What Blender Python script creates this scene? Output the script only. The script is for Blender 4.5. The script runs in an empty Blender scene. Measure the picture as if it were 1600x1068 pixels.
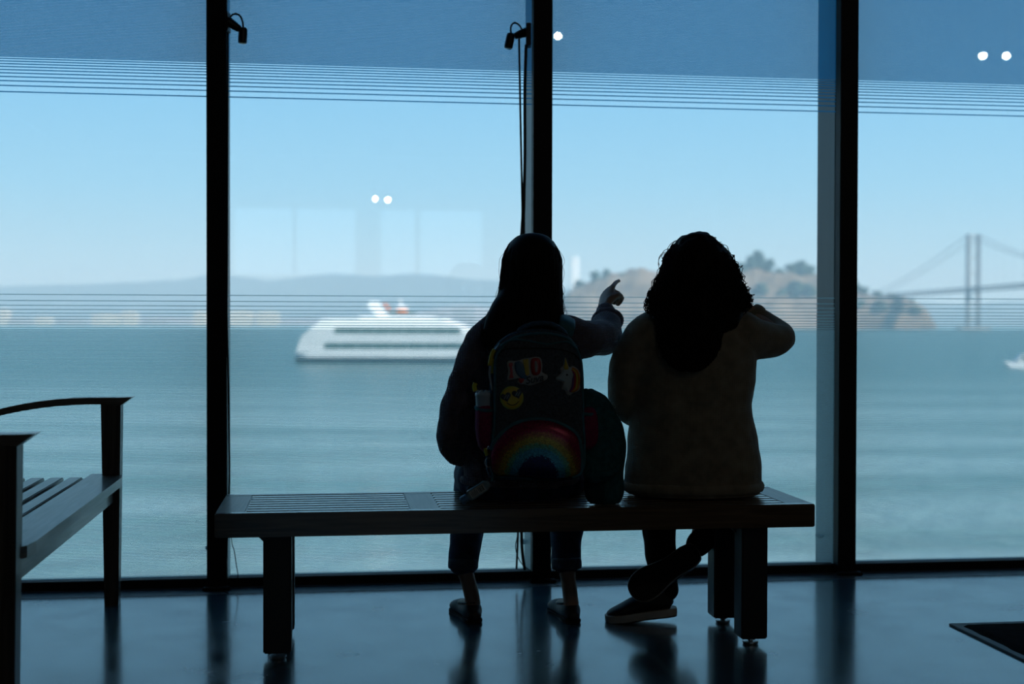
import bpy, bmesh, math, random
from mathutils import Vector, Matrix, noise

random.seed(7)
scene = bpy.context.scene
COL = scene.collection
R = math.radians
V = Vector

# ------------------------------------------------------------------ camera
F_PX, CX, CY = 2100.0, 800.0, 534.0
CAM_H = 1.0
HAZE = 2.0e-4
CAM_ROT = Matrix.Rotation(R(90 - 0.79), 3, 'X') @ Matrix.Rotation(R(0.12), 3, 'Z')
cam_d = bpy.data.cameras.new('camera')
cam = bpy.data.objects.new('camera', cam_d)
COL.objects.link(cam)
cam.location = (0, 0, CAM_H)
cam.rotation_euler = CAM_ROT.to_euler()
cam_d.sensor_width = 36.0
cam_d.lens = F_PX / 1600 * 36.0
cam_d.clip_start, cam_d.clip_end = 0.05, 60000
cam_d.dof.use_dof = True
cam_d.dof.focus_distance = 4.25
cam_d.dof.aperture_fstop = 2.3
scene.camera = cam


def P(px, py, Y):
    """point of the place at depth Y that is seen at photo pixel px, py"""
    d = CAM_ROT @ V(((px - CX) / F_PX, -(py - CY) / F_PX, -1.0))
    return V((0, 0, CAM_H)) + d * (Y / d.y)


# ------------------------------------------------------------------ world, sun, exposure
scene.view_settings.view_transform = 'Standard'
scene.view_settings.look = 'None'
scene.view_settings.gamma = 1.0
scene.view_settings.use_curve_mapping = False
scene.view_settings.exposure = 0.0
scene.cycles.use_denoising = True
scene.cycles.max_bounces = 8
scene.cycles.diffuse_bounces = 4
scene.cycles.glossy_bounces = 4
scene.cycles.transparent_max_bounces = 24
scene.cycles.volume_bounces = 2
scene.cycles.sample_clamp_indirect = 6.0

world = bpy.data.worlds.new('sky')
scene.world = world
world.use_nodes = True
wn = world.node_tree
wn.nodes.clear()
w_out = wn.nodes.new('ShaderNodeOutputWorld')
w_bg = wn.nodes.new('ShaderNodeBackground')
w_tc = wn.nodes.new('ShaderNodeTexCoord')
w_sep = wn.nodes.new('ShaderNodeSeparateXYZ')
w_ramp = wn.nodes.new('ShaderNodeValToRGB')
wn.links.new(w_tc.outputs['Generated'], w_sep.inputs[0])
wn.links.new(w_sep.outputs['Z'], w_ramp.inputs[0])
wn.links.new(w_ramp.outputs[0], w_bg.inputs[0])
wn.links.new(w_bg.outputs[0], w_out.inputs[0])
els = w_ramp.color_ramp.elements
els[0].position = 0.0
els[0].color = (0.50, 0.68, 0.79, 1)
els[1].position = 1.0
els[1].color = (0.06, 0.17, 0.42, 1)
for pos, c in ((0.045, (0.45, 0.69, 0.84)), (0.10, (0.32, 0.635, 0.88)), (0.17, (0.23, 0.56, 0.87)),
               (0.30, (0.22, 0.48, 0.78)), (0.55, (0.11, 0.30, 0.60))):
    e = els.new(pos)
    e.color = (*c, 1)
w_bg.inputs['Strength'].default_value = 1.15

sun_d = bpy.data.lights.new('sun', 'SUN')
sun_d.energy = 6.2
sun_d.angle = R(0.53)
sun_d.color = (1.0, 0.97, 0.92)
sun = bpy.data.objects.new('sun', sun_d)
COL.objects.link(sun)
sun.rotation_euler = V((-0.55, 0.60, -0.62)).to_track_quat('-Z', 'Y').to_euler()


# ------------------------------------------------------------------ mesh helpers
def basis(d, side):
    d = d.normalized()
    s = side - d * side.dot(d)
    if s.length < 1e-6:
        s = V((1, 0, 0)) - d * d.x
        if s.length < 1e-3:
            s = V((0, 1, 0)) - d * d.y
    s.normalize()
    return d, s, d.cross(s)


def catmull(vals, sub):
    """smooth interpolation of a list of tuples"""
    n = len(vals)
    out = []
    for i in range(n - 1):
        p0, p1, p2, p3 = vals[max(i - 1, 0)], vals[i], vals[i + 1], vals[min(i + 2, n - 1)]
        for k in range(sub):
            t = k / sub
            out.append(tuple(0.5 * ((2 * b) + (-a + c) * t + (2 * a - 5 * b + 4 * c - d) * t * t + (-a + 3 * b - 3 * c + d) * t ** 3)
                             for a, b, c, d in zip(p0, p1, p2, p3)))
    out.append(tuple(vals[-1]))
    return out


class MB:
    def __init__(self):
        self.v, self.f = [], []

    def add(self, vs, fs):
        o = len(self.v)
        self.v += [V(p) for p in vs]
        self.f += [tuple(i + o for i in f) for f in fs]
        return self

    def box(self, c, s, rot=None):
        vs = []
        for dx in (-.5, .5):
            for dy in (-.5, .5):
                for dz in (-.5, .5):
                    p = V((dx * s[0], dy * s[1], dz * s[2]))
                    if rot is not None:
                        p = rot @ p
                    vs.append(V(c) + p)
        return self.add(vs, [(0, 1, 3, 2), (4, 6, 7, 5), (0, 4, 5, 1), (2, 3, 7, 6), (0, 2, 6, 4), (1, 5, 7, 3)])

    def bbox(self, lo, hi, bev=0.0):
        """axis box lo..hi with chamfered long edges"""
        c = [(a + b) / 2 for a, b in zip(lo, hi)]
        s = [b - a for a, b in zip(lo, hi)]
        if bev <= 0:
            return self.box(c, s)
        bm = bmesh.new()
        bmesh.ops.create_cube(bm, size=1.0)
        for v in bm.verts:
            v.co = V((c[0] + v.co.x * s[0], c[1] + v.co.y * s[1], c[2] + v.co.z * s[2]))
        bmesh.ops.bevel(bm, geom=list(bm.edges), offset=bev, segments=2, affect='EDGES')
        bm.verts.ensure_lookup_table()
        for i, v in enumerate(bm.verts):
            v.index = i
        self.add([v.co.copy() for v in bm.verts], [tuple(v.index for v in f.verts) for f in bm.faces])
        bm.free()
        return self

    def tube(self, pts, rad, n=10, side=V((1, 0, 0)), sub=1, closed=False, cap=True):
        """sweep; rad is a number, a list of numbers or a list of (rx, ry)"""
        pts = [V(p) for p in pts]
        if not isinstance(rad, (list, tuple)):
            rad = [rad] * len(pts)
        rad = [(r, r) if not isinstance(r, (list, tuple)) else tuple(r) for r in rad]
        if sub > 1:
            vals = catmull([(*p, *r) for p, r in zip(pts, rad)], sub)
            pts = [V(a[:3]) for a in vals]
            rad = [(max(a[3], 1e-5), max(a[4], 1e-5)) for a in vals]
        m = len(pts)
        vs, fs = [], []
        prev = V(side)
        for i, p in enumerate(pts):
            if closed:
                d = pts[(i + 1) % m] - pts[i - 1]
            else:
                d = pts[min(i + 1, m - 1)] - pts[max(i - 1, 0)]
            if d.length < 1e-9:
                d = V((0, 0, 1))
            d, s, q = basis(d, prev)
            prev = s
            for k in range(n):
                a = 2 * math.pi * k / n
                vs.append(p + s * (math.cos(a) * rad[i][0]) + q * (math.sin(a) * rad[i][1]))
        rings = m if closed else m - 1
        for i in range(rings):
            for k in range(n):
                a, b = i * n + k, i * n + (k + 1) % n
                c, d_ = ((i + 1) % m) * n + (k + 1) % n, ((i + 1) % m) * n + k
                fs.append((a, b, c, d_))
        if cap and not closed:
            fs.append(tuple(range(n))[::-1])
            fs.append(tuple((m - 1) * n + k for k in range(n)))
        return self.add(vs, fs)

    def limb(self, pts, rad, n=14, side=V((1, 0, 0)), sub=4):
        """tube with rounded ends"""
        rr = [(r, r) if not isinstance(r, (list, tuple)) else tuple(r) for r in rad]
        pts = [V(p) for p in pts]
        d0 = (pts[0] - pts[1]).normalized()
        d1 = (pts[-1] - pts[-2]).normalized()
        vals = catmull([(*p, *r) for p, r in zip(pts, rr)], sub)
        P2 = [V(a[:3]) for a in vals]
        R2 = [(max(a[3], 1e-4), max(a[4], 1e-4)) for a in vals]
        pre_p, pre_r, post_p, post_r = [], [], [], []
        for k in (80, 60, 40, 20):
            a = R(k)
            m0, m1 = min(R2[0]), min(R2[-1])
            pre_p.append(P2[0] + d0 * m0 * math.sin(a))
            pre_r.append((R2[0][0] * math.cos(a), R2[0][1] * math.cos(a)))
            post_p.insert(0, P2[-1] + d1 * m1 * math.sin(a))
            post_r.insert(0, (R2[-1][0] * math.cos(a), R2[-1][1] * math.cos(a)))
        return self.tube(pre_p + P2 + post_p, pre_r + R2 + post_r, n, side)

    def ball(self, c, r, n=16, m=10, rot=None):
        c = V(c)
        vs, fs = [], []
        for i in range(1, m):
            th = math.pi * i / m
            for k in range(n):
                a = 2 * math.pi * k / n
                p = V((r[0] * math.sin(th) * math.cos(a), r[1] * math.sin(th) * math.sin(a), r[2] * math.cos(th)))
                vs.append(c + (rot @ p if rot is not None else p))
        top, bot = len(vs), len(vs) + 1
        for s in (1, -1):
            p = V((0, 0, r[2] * s))
            vs.append(c + (rot @ p if rot is not None else p))
        for i in range(m - 2):
            for k in range(n):
                fs.append((i * n + k, (i + 1) * n + k, (i + 1) * n + (k + 1) % n, i * n + (k + 1) % n))
        for k in range(n):
            fs.append((top, k, (k + 1) % n))
            fs.append((bot, (m - 2) * n + (k + 1) % n, (m - 2) * n + k))
        return self.add(vs, fs)

    def lathe(self, base, axis, prof, n=16):
        """prof: (distance along axis, radius)"""
        base, axis = V(base), V(axis).normalized()
        pts = [base + axis * h for h, r in prof]
        d, s, q = basis(axis, V((1, 0, 0.01)))
        vs, fs = [], []
        for p, (h, r) in zip(pts, prof):
            for k in range(n):
                a = 2 * math.pi * k / n
                vs.append(p + s * (math.cos(a) * r) + q * (math.sin(a) * r))
        for i in range(len(prof) - 1):
            for k in range(n):
                fs.append((i * n + k, i * n + (k + 1) % n, (i + 1) * n + (k + 1) % n, (i + 1) * n + k))
        fs.append(tuple(range(n))[::-1])
        fs.append(tuple((len(prof) - 1) * n + k for k in range(n)))
        return self.add(vs, fs)

    def prism(self, poly, off):
        """closed 3-D polygon pushed along off"""
        n = len(poly)
        off = V(off)
        vs = [V(p) for p in poly] + [V(p) + off for p in poly]
        fs = [tuple(range(n))[::-1], tuple(range(n, 2 * n))]
        fs += [(i, (i + 1) % n, n + (i + 1) % n, n + i) for i in range(n)]
        return self.add(vs, fs)

    def puff(self, poly, layers, nrm, centre=None):
        """stacked copies of a closed outline: layers (scale, offset along nrm), capped at both ends"""
        poly = [V(p) for p in poly]
        n = len(poly)
        c = centre if centre is not None else sum(poly, V()) / n
        nrm = V(nrm).normalized()
        vs, fs = [], []
        for s, o in layers:
            vs += [c + (p - c) * s + nrm * o for p in poly]
        for i in range(len(layers) - 1):
            for k in range(n):
                fs.append((i * n + k, i * n + (k + 1) % n, (i + 1) * n + (k + 1) % n, (i + 1) * n + k))
        a, b = len(vs), len(vs) + 1
        vs += [c + nrm * layers[0][1], c + nrm * layers[-1][1]]
        for k in range(n):
            fs.append((a, (k + 1) % n, k))
            fs.append((b, (len(layers) - 1) * n + k, (len(layers) - 1) * n + (k + 1) % n))
        return self.add(vs, fs)

    def moved(self, M):
        self.v = [M @ p for p in self.v]
        return self


PM = {}     # object -> world matrix of an empty (kept here so no depsgraph update is needed)


def tag(o, label=None, cat=None, group=None, kind=None):
    if label: o['label'] = label
    if cat: o['category'] = cat
    if group: o['group'] = group
    if kind: o['kind'] = kind
    return o


def empty(name, loc, rz=0.0, label=None, cat=None, group=None, kind=None, parent=None):
    o = bpy.data.objects.new(name, None)
    COL.objects.link(o)
    o.location = loc
    o.rotation_euler = (0, 0, rz)
    o.empty_display_size = 0.1
    PM[o] = Matrix.Translation(V(loc)) @ Matrix.Rotation(rz, 4, 'Z')
    return tag(o, label, cat, group, kind)


def build(name, mb, mat, parent=None, local=False, smooth=False, kind=None, label=None, cat=None, group=None):
    """one mesh object; vertices are given in world space unless local"""
    M = PM.get(parent, Matrix.Identity(4)) if parent is not None else Matrix.Identity(4)
    Mi = M.inverted()
    me = bpy.data.meshes.new(name)
    vs = [tuple(p) for p in mb.v] if (local or parent is None) else [tuple(Mi @ p) for p in mb.v]
    me.from_pydata(vs, [], mb.f)
    bm = bmesh.new()
    bm.from_mesh(me)
    bmesh.ops.recalc_face_normals(bm, faces=bm.faces)
    bm.to_mesh(me)
    bm.free()
    if smooth:
        me.polygons.foreach_set('use_smooth', [True] * len(me.polygons))
    me.update()
    if mat is not None:
        me.materials.append(mat)
    o = bpy.data.objects.new(name, me)
    COL.objects.link(o)
    o.parent = parent
    PM[o] = M
    return tag(o, label, cat, group, kind)


def centred(name, mb, mat, **kw):
    """a thing that is one mesh: origin at the middle of its base"""
    xs = [p.x for p in mb.v]; ys = [p.y for p in mb.v]; zs = [p.z for p in mb.v]
    loc = V(((min(xs) + max(xs)) / 2, (min(ys) + max(ys)) / 2, min(zs)))
    for p in mb.v:
        p -= loc
    o = build(name, mb, mat, **kw)
    o.location = loc
    PM[o] = Matrix.Translation(loc)
    return o


def fuse(name, mb, mat, parent, voxel, smooth=4, wrinkle=None, **kw):
    """melt overlapping pieces into one continuous surface"""
    o = build(name, mb, None, parent, smooth=True, **kw)
    rm = o.modifiers.new('remesh', 'REMESH')
    rm.mode = 'VOXEL'
    rm.voxel_size = voxel
    rm.use_smooth_shade = True
    sm = o.modifiers.new('smooth', 'SMOOTH')
    sm.factor = 0.5
    sm.iterations = smooth
    dg = bpy.context.evaluated_depsgraph_get()
    me = bpy.data.meshes.new_from_object(o.evaluated_get(dg))
    o.modifiers.clear()
    old = o.data
    o.data = me
    bpy.data.meshes.remove(old)
    me.name = name
    if wrinkle:
        n = len(me.vertices)
        co, no = [0.0] * (3 * n), [0.0] * (3 * n)
        me.vertices.foreach_get('co', co)
        me.vertices.foreach_get('normal', no)
        for i in range(0, 3 * n, 3):
            d = 0.0
            for amp, fx, fy, fz, seed in wrinkle:
                d += amp * noise.noise(V((co[i] * fx + seed, co[i + 1] * fy, co[i + 2] * fz)))
            for q in range(3):
                co[i + q] += no[i + q] * d
        me.vertices.foreach_set('co', co)
        me.update()
    me.polygons.foreach_set('use_smooth', [True] * len(me.polygons))
    me.materials.clear()
    me.materials.append(mat)
    return o


def clone(o, parent=None):
    c = o.copy()
    COL.objects.link(c)
    c.parent = parent
    PM[c] = PM.get(parent, Matrix.Identity(4)) if parent is not None else PM.get(o)
    return c


# ------------------------------------------------------------------ materials
def mat(name, col, rough=0.5, metal=0.0, var=0.15, scale=8.0, bump=0.0, bscale=60.0, spec=0.5, stretch=(1, 1, 1), coat=0.0,
        emit=None, sheen=0.0):
    m = bpy.data.materials.new(name)
    m.use_nodes = True
    nt = m.node_tree
    b = nt.nodes['Principled BSDF']
    b.inputs['Roughness'].default_value = rough
    b.inputs['Metallic'].default_value = metal
    b.inputs['Specular IOR Level'].default_value = spec
    b.inputs['Coat Weight'].default_value = coat
    b.inputs['Coat Roughness'].default_value = 0.12
    b.inputs['Sheen Weight'].default_value = sheen
    tc = nt.nodes.new('ShaderNodeTexCoord')
    mp = nt.nodes.new('ShaderNodeMapping')
    mp.inputs['Scale'].default_value = stretch
    nt.links.new(tc.outputs['Object'], mp.inputs[0])
    nz = nt.nodes.new('ShaderNodeTexNoise')
    nz.inputs['Scale'].default_value = scale
    nz.inputs['Detail'].default_value = 4
    nt.links.new(mp.outputs[0], nz.inputs['Vector'])
    rp = nt.nodes.new('ShaderNodeValToRGB')
    rp.color_ramp.elements[0].position = 0.3
    rp.color_ramp.elements[1].position = 0.7
    rp.color_ramp.elements[0].color = (*[max(0, c * (1 - var)) for c in col], 1)
    rp.color_ramp.elements[1].color = (*[min(1, c * (1 + var)) for c in col], 1)
    nt.links.new(nz.outputs['Fac'], rp.inputs[0])
    nt.links.new(rp.outputs[0], b.inputs['Base Color'])
    if bump > 0:
        n2 = nt.nodes.new('ShaderNodeTexNoise')
        n2.inputs['Scale'].default_value = bscale
        n2.inputs['Detail'].default_value = 3
        nt.links.new(mp.outputs[0], n2.inputs['Vector'])
        bp = nt.nodes.new('ShaderNodeBump')
        bp.inputs['Strength'].default_value = bump
        bp.inputs['Distance'].default_value = 0.01
        nt.links.new(n2.outputs['Fac'], bp.inputs['Height'])
        nt.links.new(bp.outputs[0], b.inputs['Normal'])
    if emit:
        b.inputs['Emission Color'].default_value = (*emit[0], 1)
        b.inputs['Emission Strength'].default_value = emit[1]
    return m


def wood(name, dark, light, rough, axis='X', scale=3.0, coat=0.3):
    m = bpy.data.materials.new(name)
    m.use_nodes = True
    nt = m.node_tree
    b = nt.nodes['Principled BSDF']
    b.inputs['Roughness'].default_value = rough
    b.inputs['Coat Weight'].default_value = coat
    b.inputs['Coat Roughness'].default_value = 0.14
    b.inputs['Coat IOR'].default_value = 1.32
    b.inputs['Specular IOR Level'].default_value = 0.25
    tc = nt.nodes.new('ShaderNodeTexCoord')
    mp = nt.nodes.new('ShaderNodeMapping')
    s = {'X': (0.8, 14, 14), 'Y': (14, 0.8, 14), 'Z': (14, 14, 0.8)}[axis]
    mp.inputs['Scale'].default_value = s
    nt.links.new(tc.outputs['Object'], mp.inputs[0])
    nz = nt.nodes.new('ShaderNodeTexNoise')
    nz.inputs['Scale'].default_value = scale
    nz.inputs['Detail'].default_value = 6
    nz.inputs['Distortion'].default_value = 1.2
    nt.links.new(mp.outputs[0], nz.inputs['Vector'])
    rp = nt.nodes.new('ShaderNodeValToRGB')
    rp.color_ramp.elements[0].position = 0.35
    rp.color_ramp.elements[1].position = 0.65
    rp.color_ramp.elements[0].color = (*dark, 1)
    rp.color_ramp.elements[1].color = (*light, 1)
    nt.links.new(nz.outputs['Fac'], rp.inputs[0])
    nt.links.new(rp.outputs[0], b.inputs['Base Color'])
    bp = nt.nodes.new('ShaderNodeBump')
    bp.inputs['Strength'].default_value = 0.15
    bp.inputs['Distance'].default_value = 0.003
    nt.links.new(nz.outputs['Fac'], bp.inputs['Height'])
    nt.links.new(bp.outputs[0], b.inputs['Normal'])
    return m


def knit(name, col, rib=170.0, strength=0.6):
    m = mat(name, col, rough=0.95, var=0.22, scale=25, spec=0.15, sheen=0.25)
    nt = m.node_tree
    b = nt.nodes['Principled BSDF']
    tc = nt.nodes.new('ShaderNodeTexCoord')
    hs = []
    for d, sc in (('Z', rib), ('X', rib * 0.9)):
        w = nt.nodes.new('ShaderNodeTexWave')
        w.bands_direction = d
        w.inputs['Scale'].default_value = sc / 6.283
        w.inputs['Distortion'].default_value = 1.5
        w.inputs['Detail'].default_value = 1
        nt.links.new(tc.outputs['Object'], w.inputs['Vector'])
        hs.append(w)
    ad = nt.nodes.new('ShaderNodeMath')
    ad.operation = 'ADD'
    nt.links.new(hs[0].outputs['Fac'], ad.inputs[0])
    nt.links.new(hs[1].outputs['Fac'], ad.inputs[1])
    bp = nt.nodes.new('ShaderNodeBump')
    bp.inputs['Strength'].default_value = strength
    bp.inputs['Distance'].default_value = 0.004
    nt.links.new(ad.outputs[0], bp.inputs['Height'])
    nt.links.new(bp.outputs[0], b.inputs['Normal'])
    return m


def maths(nt, op, a, b=None, c=None):
    n = nt.nodes.new('ShaderNodeMath')
    n.operation = op
    for i, x in enumerate((a, b, c)):
        if x is None:
            continue
        if isinstance(x, (int, float)):
            n.inputs[i].default_value = x
        else:
            nt.links.new(x, n.inputs[i])
    return n.outputs[0]


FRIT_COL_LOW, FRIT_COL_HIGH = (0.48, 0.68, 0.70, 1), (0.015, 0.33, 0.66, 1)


def glass_material():
    """clear, faintly blue pane: see-through with a mirror share that grows at glancing angles"""
    m = bpy.data.materials.new('window_glass')
    m.use_nodes = True
    nt = m.node_tree
    nt.nodes.clear()
    out = nt.nodes.new('ShaderNodeOutputMaterial')
    tr = nt.nodes.new('ShaderNodeBsdfTransparent')
    tr.inputs[0].default_value = (0.945, 0.985, 0.99, 1)
    gl = nt.nodes.new('ShaderNodeBsdfGlossy')
    gl.inputs['Roughness'].default_value = 0.0
    lw = nt.nodes.new('ShaderNodeLayerWeight')
    lw.inputs['Blend'].default_value = 0.5
    f = maths(nt, 'MULTIPLY_ADD', maths(nt, 'POWER', lw.outputs['Facing'], 5.0), 0.9, 0.052)
    mx = nt.nodes.new('ShaderNodeMixShader')
    nt.links.new(f, mx.inputs[0])
    nt.links.new(tr.outputs[0], mx.inputs[1])
    nt.links.new(gl.outputs[0], mx.inputs[2])
    nt.links.new(mx.outputs[0], out.inputs[0])
    return m


FRIT_LOW, FRIT_HIGH = 1.106, 1.855


def frit_material():
    """ceramic lines printed on the glass: spaced at the clear band's edge, dense above and below it"""
    m = bpy.data.materials.new('frit_print')
    m.use_nodes = True
    nt = m.node_tree
    nt.nodes.clear()
    out = nt.nodes.new('ShaderNodeOutputMaterial')
    tc = nt.nodes.new('ShaderNodeTexCoord')
    sp = nt.nodes.new('ShaderNodeSeparateXYZ')
    nt.links.new(tc.outputs['Object'], sp.inputs[0])
    z = sp.outputs['Z']
    r0, re, r1, T = 1 / 0.027, 1 / 0.0088, 1 / 0.0056, 0.13

    def band(t, lw):
        mm = maths(nt, 'MINIMUM', t, T)
        ph = maths(nt, 'ADD', maths(nt, 'MULTIPLY', mm, r0), maths(nt, 'MULTIPLY', maths(nt, 'MULTIPLY', mm, mm), 0.5 * (re - r0) / T))
        ph = maths(nt, 'MULTIPLY_ADD', maths(nt, 'SUBTRACT', t, mm), r1, ph)
        rho = maths(nt, 'MULTIPLY_ADD', mm, (re - r0) / T, r0)
        rho = maths(nt, 'MULTIPLY_ADD', maths(nt, 'GREATER_THAN', t, T), r1 - re, rho)
        on = maths(nt, 'LESS_THAN', maths(nt, 'FRACT', ph), maths(nt, 'MULTIPLY', rho, lw))
        return maths(nt, 'MULTIPLY', on, maths(nt, 'GREATER_THAN', t, 0.0))
    low = band(maths(nt, 'SUBTRACT', FRIT_LOW, z), 0.0028)
    high = band(maths(nt, 'SUBTRACT', z, FRIT_HIGH), 0.0042)
    mask = maths(nt, 'MAXIMUM', low, high)
    tr = nt.nodes.new('ShaderNodeBsdfTransparent')
    tl = nt.nodes.new('ShaderNodeBsdfTranslucent')
    cm = nt.nodes.new('ShaderNodeMix')
    cm.data_type = 'RGBA'
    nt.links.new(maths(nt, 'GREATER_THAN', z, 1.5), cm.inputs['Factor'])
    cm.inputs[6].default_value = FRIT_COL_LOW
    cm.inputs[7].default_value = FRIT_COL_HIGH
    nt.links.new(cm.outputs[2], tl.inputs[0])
    df = nt.nodes.new('ShaderNodeBsdfDiffuse')
    df.inputs[0].default_value = (0.10, 0.16, 0.19, 1)
    m1 = nt.nodes.new('ShaderNodeMixShader')
    m1.inputs[0].default_value = 0.3
    nt.links.new(tl.outputs[0], m1.inputs[1])
    nt.links.new(df.outputs[0], m1.inputs[2])
    mx = nt.nodes.new('ShaderNodeMixShader')
    nt.links.new(mask, mx.inputs[0])
    nt.links.new(tr.outputs[0], mx.inputs[1])
    nt.links.new(m1.outputs[0], mx.inputs[2])
    nt.links.new(mx.outputs[0], out.inputs[0])
    return m


M = {}
M['glass'] = glass_material()
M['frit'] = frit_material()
M['black_metal'] = mat('black_painted_metal', (0.006, 0.006, 0.007), 0.6, var=0.1, spec=0.25)
M['fin_metal'] = mat('grey_fin_metal', (0.020, 0.040, 0.048), 0.4, 0.0, var=0.12, scale=5, spec=0.25)
M['black_leg'] = mat('black_bench_leg', (0.008, 0.008, 0.009), 0.5, var=0.1)
M['chrome'] = mat('dull_chrome', (0.5, 0.5, 0.5), 0.3, 1.0, var=0.05)
M['bench_wood'] = wood('brown_bench_wood', (0.075, 0.045, 0.02), (0.15, 0.095, 0.05), 0.35, 'X', coat=0.9)
M['teak'] = wood('weathered_teak', (0.11, 0.095, 0.075), (0.22, 0.19, 0.155), 0.40, 'X', coat=0.5)
M['plaster'] = mat('grey_plaster', (0.16, 0.155, 0.15), 0.85, var=0.06, scale=2)
M['ceiling'] = mat('dark_ceiling', (0.10, 0.10, 0.10), 0.9, var=0.06, scale=2)


def floor_material():
    m = mat('polished_concrete', (0.034, 0.092, 0.125), 0.2, var=0.25, scale=1.6, bump=0.05, bscale=180, spec=0.6, coat=0.75)
    nt = m.node_tree
    b = nt.nodes['Principled BSDF']
    tc = nt.nodes.new('ShaderNodeTexCoord')
    nz = nt.nodes.new('ShaderNodeTexNoise')
    nz.inputs['Scale'].default_value = 5.0
    nz.inputs['Detail'].default_value = 7
    nt.links.new(tc.outputs['Object'], nz.inputs['Vector'])
    mr = nt.nodes.new('ShaderNodeMapRange')
    mr.inputs['From Min'].default_value = 0.3
    mr.inputs['From Max'].default_value = 0.75
    mr.inputs['To Min'].default_value = 0.13
    mr.inputs['To Max'].default_value = 0.30
    nt.links.new(nz.outputs['Fac'], mr.inputs['Value'])
    nt.links.new(mr.outputs[0], b.inputs['Roughness'])
    b.inputs['Coat IOR'].default_value = 1.65
    return m


M['floor'] = floor_material()

# ------------------------------------------------------------------ the room
TH = R(7.7)
TV = V((math.cos(TH), math.sin(TH), 0))       # along the window wall, to the right
NV = V((-math.sin(TH), math.cos(TH), 0))      # out through the window wall
W0 = V((0, 5.25, 0))                          # a point of the glass plane on the floor


def W(u, w, z):
    """room coordinates: along the wall, outwards from the glass, up"""
    return W0 + TV * u + NV * w + V((0, 0, z))


ROOM = Matrix.Translation(W0) @ Matrix.Rotation(TH, 4, 'Z')
U0, U1, DEEP, CEIL = -5.2, 6.4, -19.0, 4.0


def room_box(u0, u1, w0, w1, z0, z1, bev=0.0):
    return MB().bbox((u0, w0, z0), (u1, w1, z1), bev)


def room_obj(name, mb, m, **kw):
    o = build(name, mb, m, **kw)
    o.location = W0
    o.rotation_euler = (0, 0, TH)
    PM[o] = ROOM.copy()
    return o


room_obj('floor', room_box(U0, U1, DEEP, -0.165, -0.3, 0.0), M['floor'], kind='structure', label='polished dark blue grey concrete floor')
room_obj('ceiling', room_box(U0, U1, DEEP, 0.3, CEIL, CEIL + 0.4), M['ceiling'], kind='structure')
room_obj('trim_30', room_box(U0 - 0.3, U1 + 0.3, 0.301, 1.6, CEIL, CEIL + 0.25), M['ceiling'], kind='structure', label='added unseen overhang shading the upper glass')  # out-of-view overhang, added to keep skylight off the upper frit
room_obj('wall_left', room_box(U0 - 0.3, U0, DEEP, 0.3, -0.3, CEIL), M['plaster'], kind='structure')
room_obj('wall_right', room_box(U1, U1 + 0.3, DEEP, 0.3, -0.3, CEIL), M['plaster'], kind='structure')

# far wall behind the viewer with four high windows whose panes show up as faint mirror images in the glass
bw = MB()
wins = [(-2.39, -1.37), (-1.30, -0.26), (0.20, 0.82), (0.90, 2.05)]
ZL, ZH = 1.86, 3.05
bw.bbox((U0, DEEP - 0.3, -0.3), (U1, DEEP, ZL))
bw.bbox((U0, DEEP - 0.3, ZH), (U1, DEEP, CEIL))
edges = [U0] + [x for w in wins for x in w] + [U1]
for i in range(0, len(edges), 2):
    bw.bbox((edges[i], DEEP - 0.3, ZL), (edges[i + 1], DEEP, ZH))
room_obj('wall_back', bw, M['plaster'], kind='structure')

# mullions every 1.237 m
MULL = [0.1115 + 1.2375 * k for k in range(-4, 6)]
n_win = 0
for i, u in enumerate(MULL):
    tr_ = room_obj(f'trim_{i + 1}', room_box(u - 0.037, u + 0.037, -0.06, 0.0, 0.0, CEIL, 0.004), M['black_metal'], kind='structure',
                   label='black vertical window mullion')
    fin = build('outer_fin', room_box(u - 0.030, u + 0.030, 0.022, 0.215, -0.4, CEIL), M['fin_metal'], tr_, local=True)
    foot = build('base_plate', room_box(u - 0.05, u + 0.05, -0.10, -0.061, 0.0, 0.012, 0.003), M['black_metal'], tr_, local=True)
    if 2 <= i <= 5:
        build('fin_bracket', MB().ball((u - 0.045, 0.13, 0.125), (0.016, 0.03, 0.009), 10, 6), M['black_metal'], tr_, local=True, smooth=True)
    if i + 1 < len(MULL):
        n_win += 1
        a, b = u + 0.037, MULL[i + 1] - 0.037
        win = room_obj(f'window_{n_win}', room_box(a - 0.03, b + 0.03, 0.001, 0.011, 0.032, CEIL), M['glass'], kind='structure',
                       label='tall glass pane with printed lines above and below a clear band')
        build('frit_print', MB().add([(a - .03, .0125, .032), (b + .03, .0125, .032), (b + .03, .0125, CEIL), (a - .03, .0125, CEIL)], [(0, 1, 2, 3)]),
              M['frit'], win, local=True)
        build('bottom_rail', room_box(a, b, -0.03, 0.02, 0.0, 0.034, 0.003), M['black_metal'], win, local=True)
# slot and cover strip along the foot of the glass
M['strip'] = mat('slot_cover_strip', (0.055, 0.062, 0.066), 0.38, 0.0, var=0.15, scale=4)
M['groove'] = mat('dark_groove', (0.004, 0.004, 0.005), 0.9)
room_obj('trim_20', room_box(U0, U1, -0.165, 0.3, -0.3, -0.012), M['groove'], kind='structure', label='dark slot in the floor along the glass')
for i, u in enumerate(MULL[:-1]):
    a, b = u + 0.052, MULL[i + 1] + 0.046
    room_obj(f'trim_{21 + i}', MB().prism([(a - 0.04, -0.031, -0.012), (b - 0.04, -0.031, -0.012), (b, -0.160, -0.012), (a, -0.160, -0.012)], (0, 0, 0.0125)),
             M['strip'], kind='structure', label='flush floor cover strip along the foot of the glass')

# ------------------------------------------------------------------ the bay outside
SEA = -8.3


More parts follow.
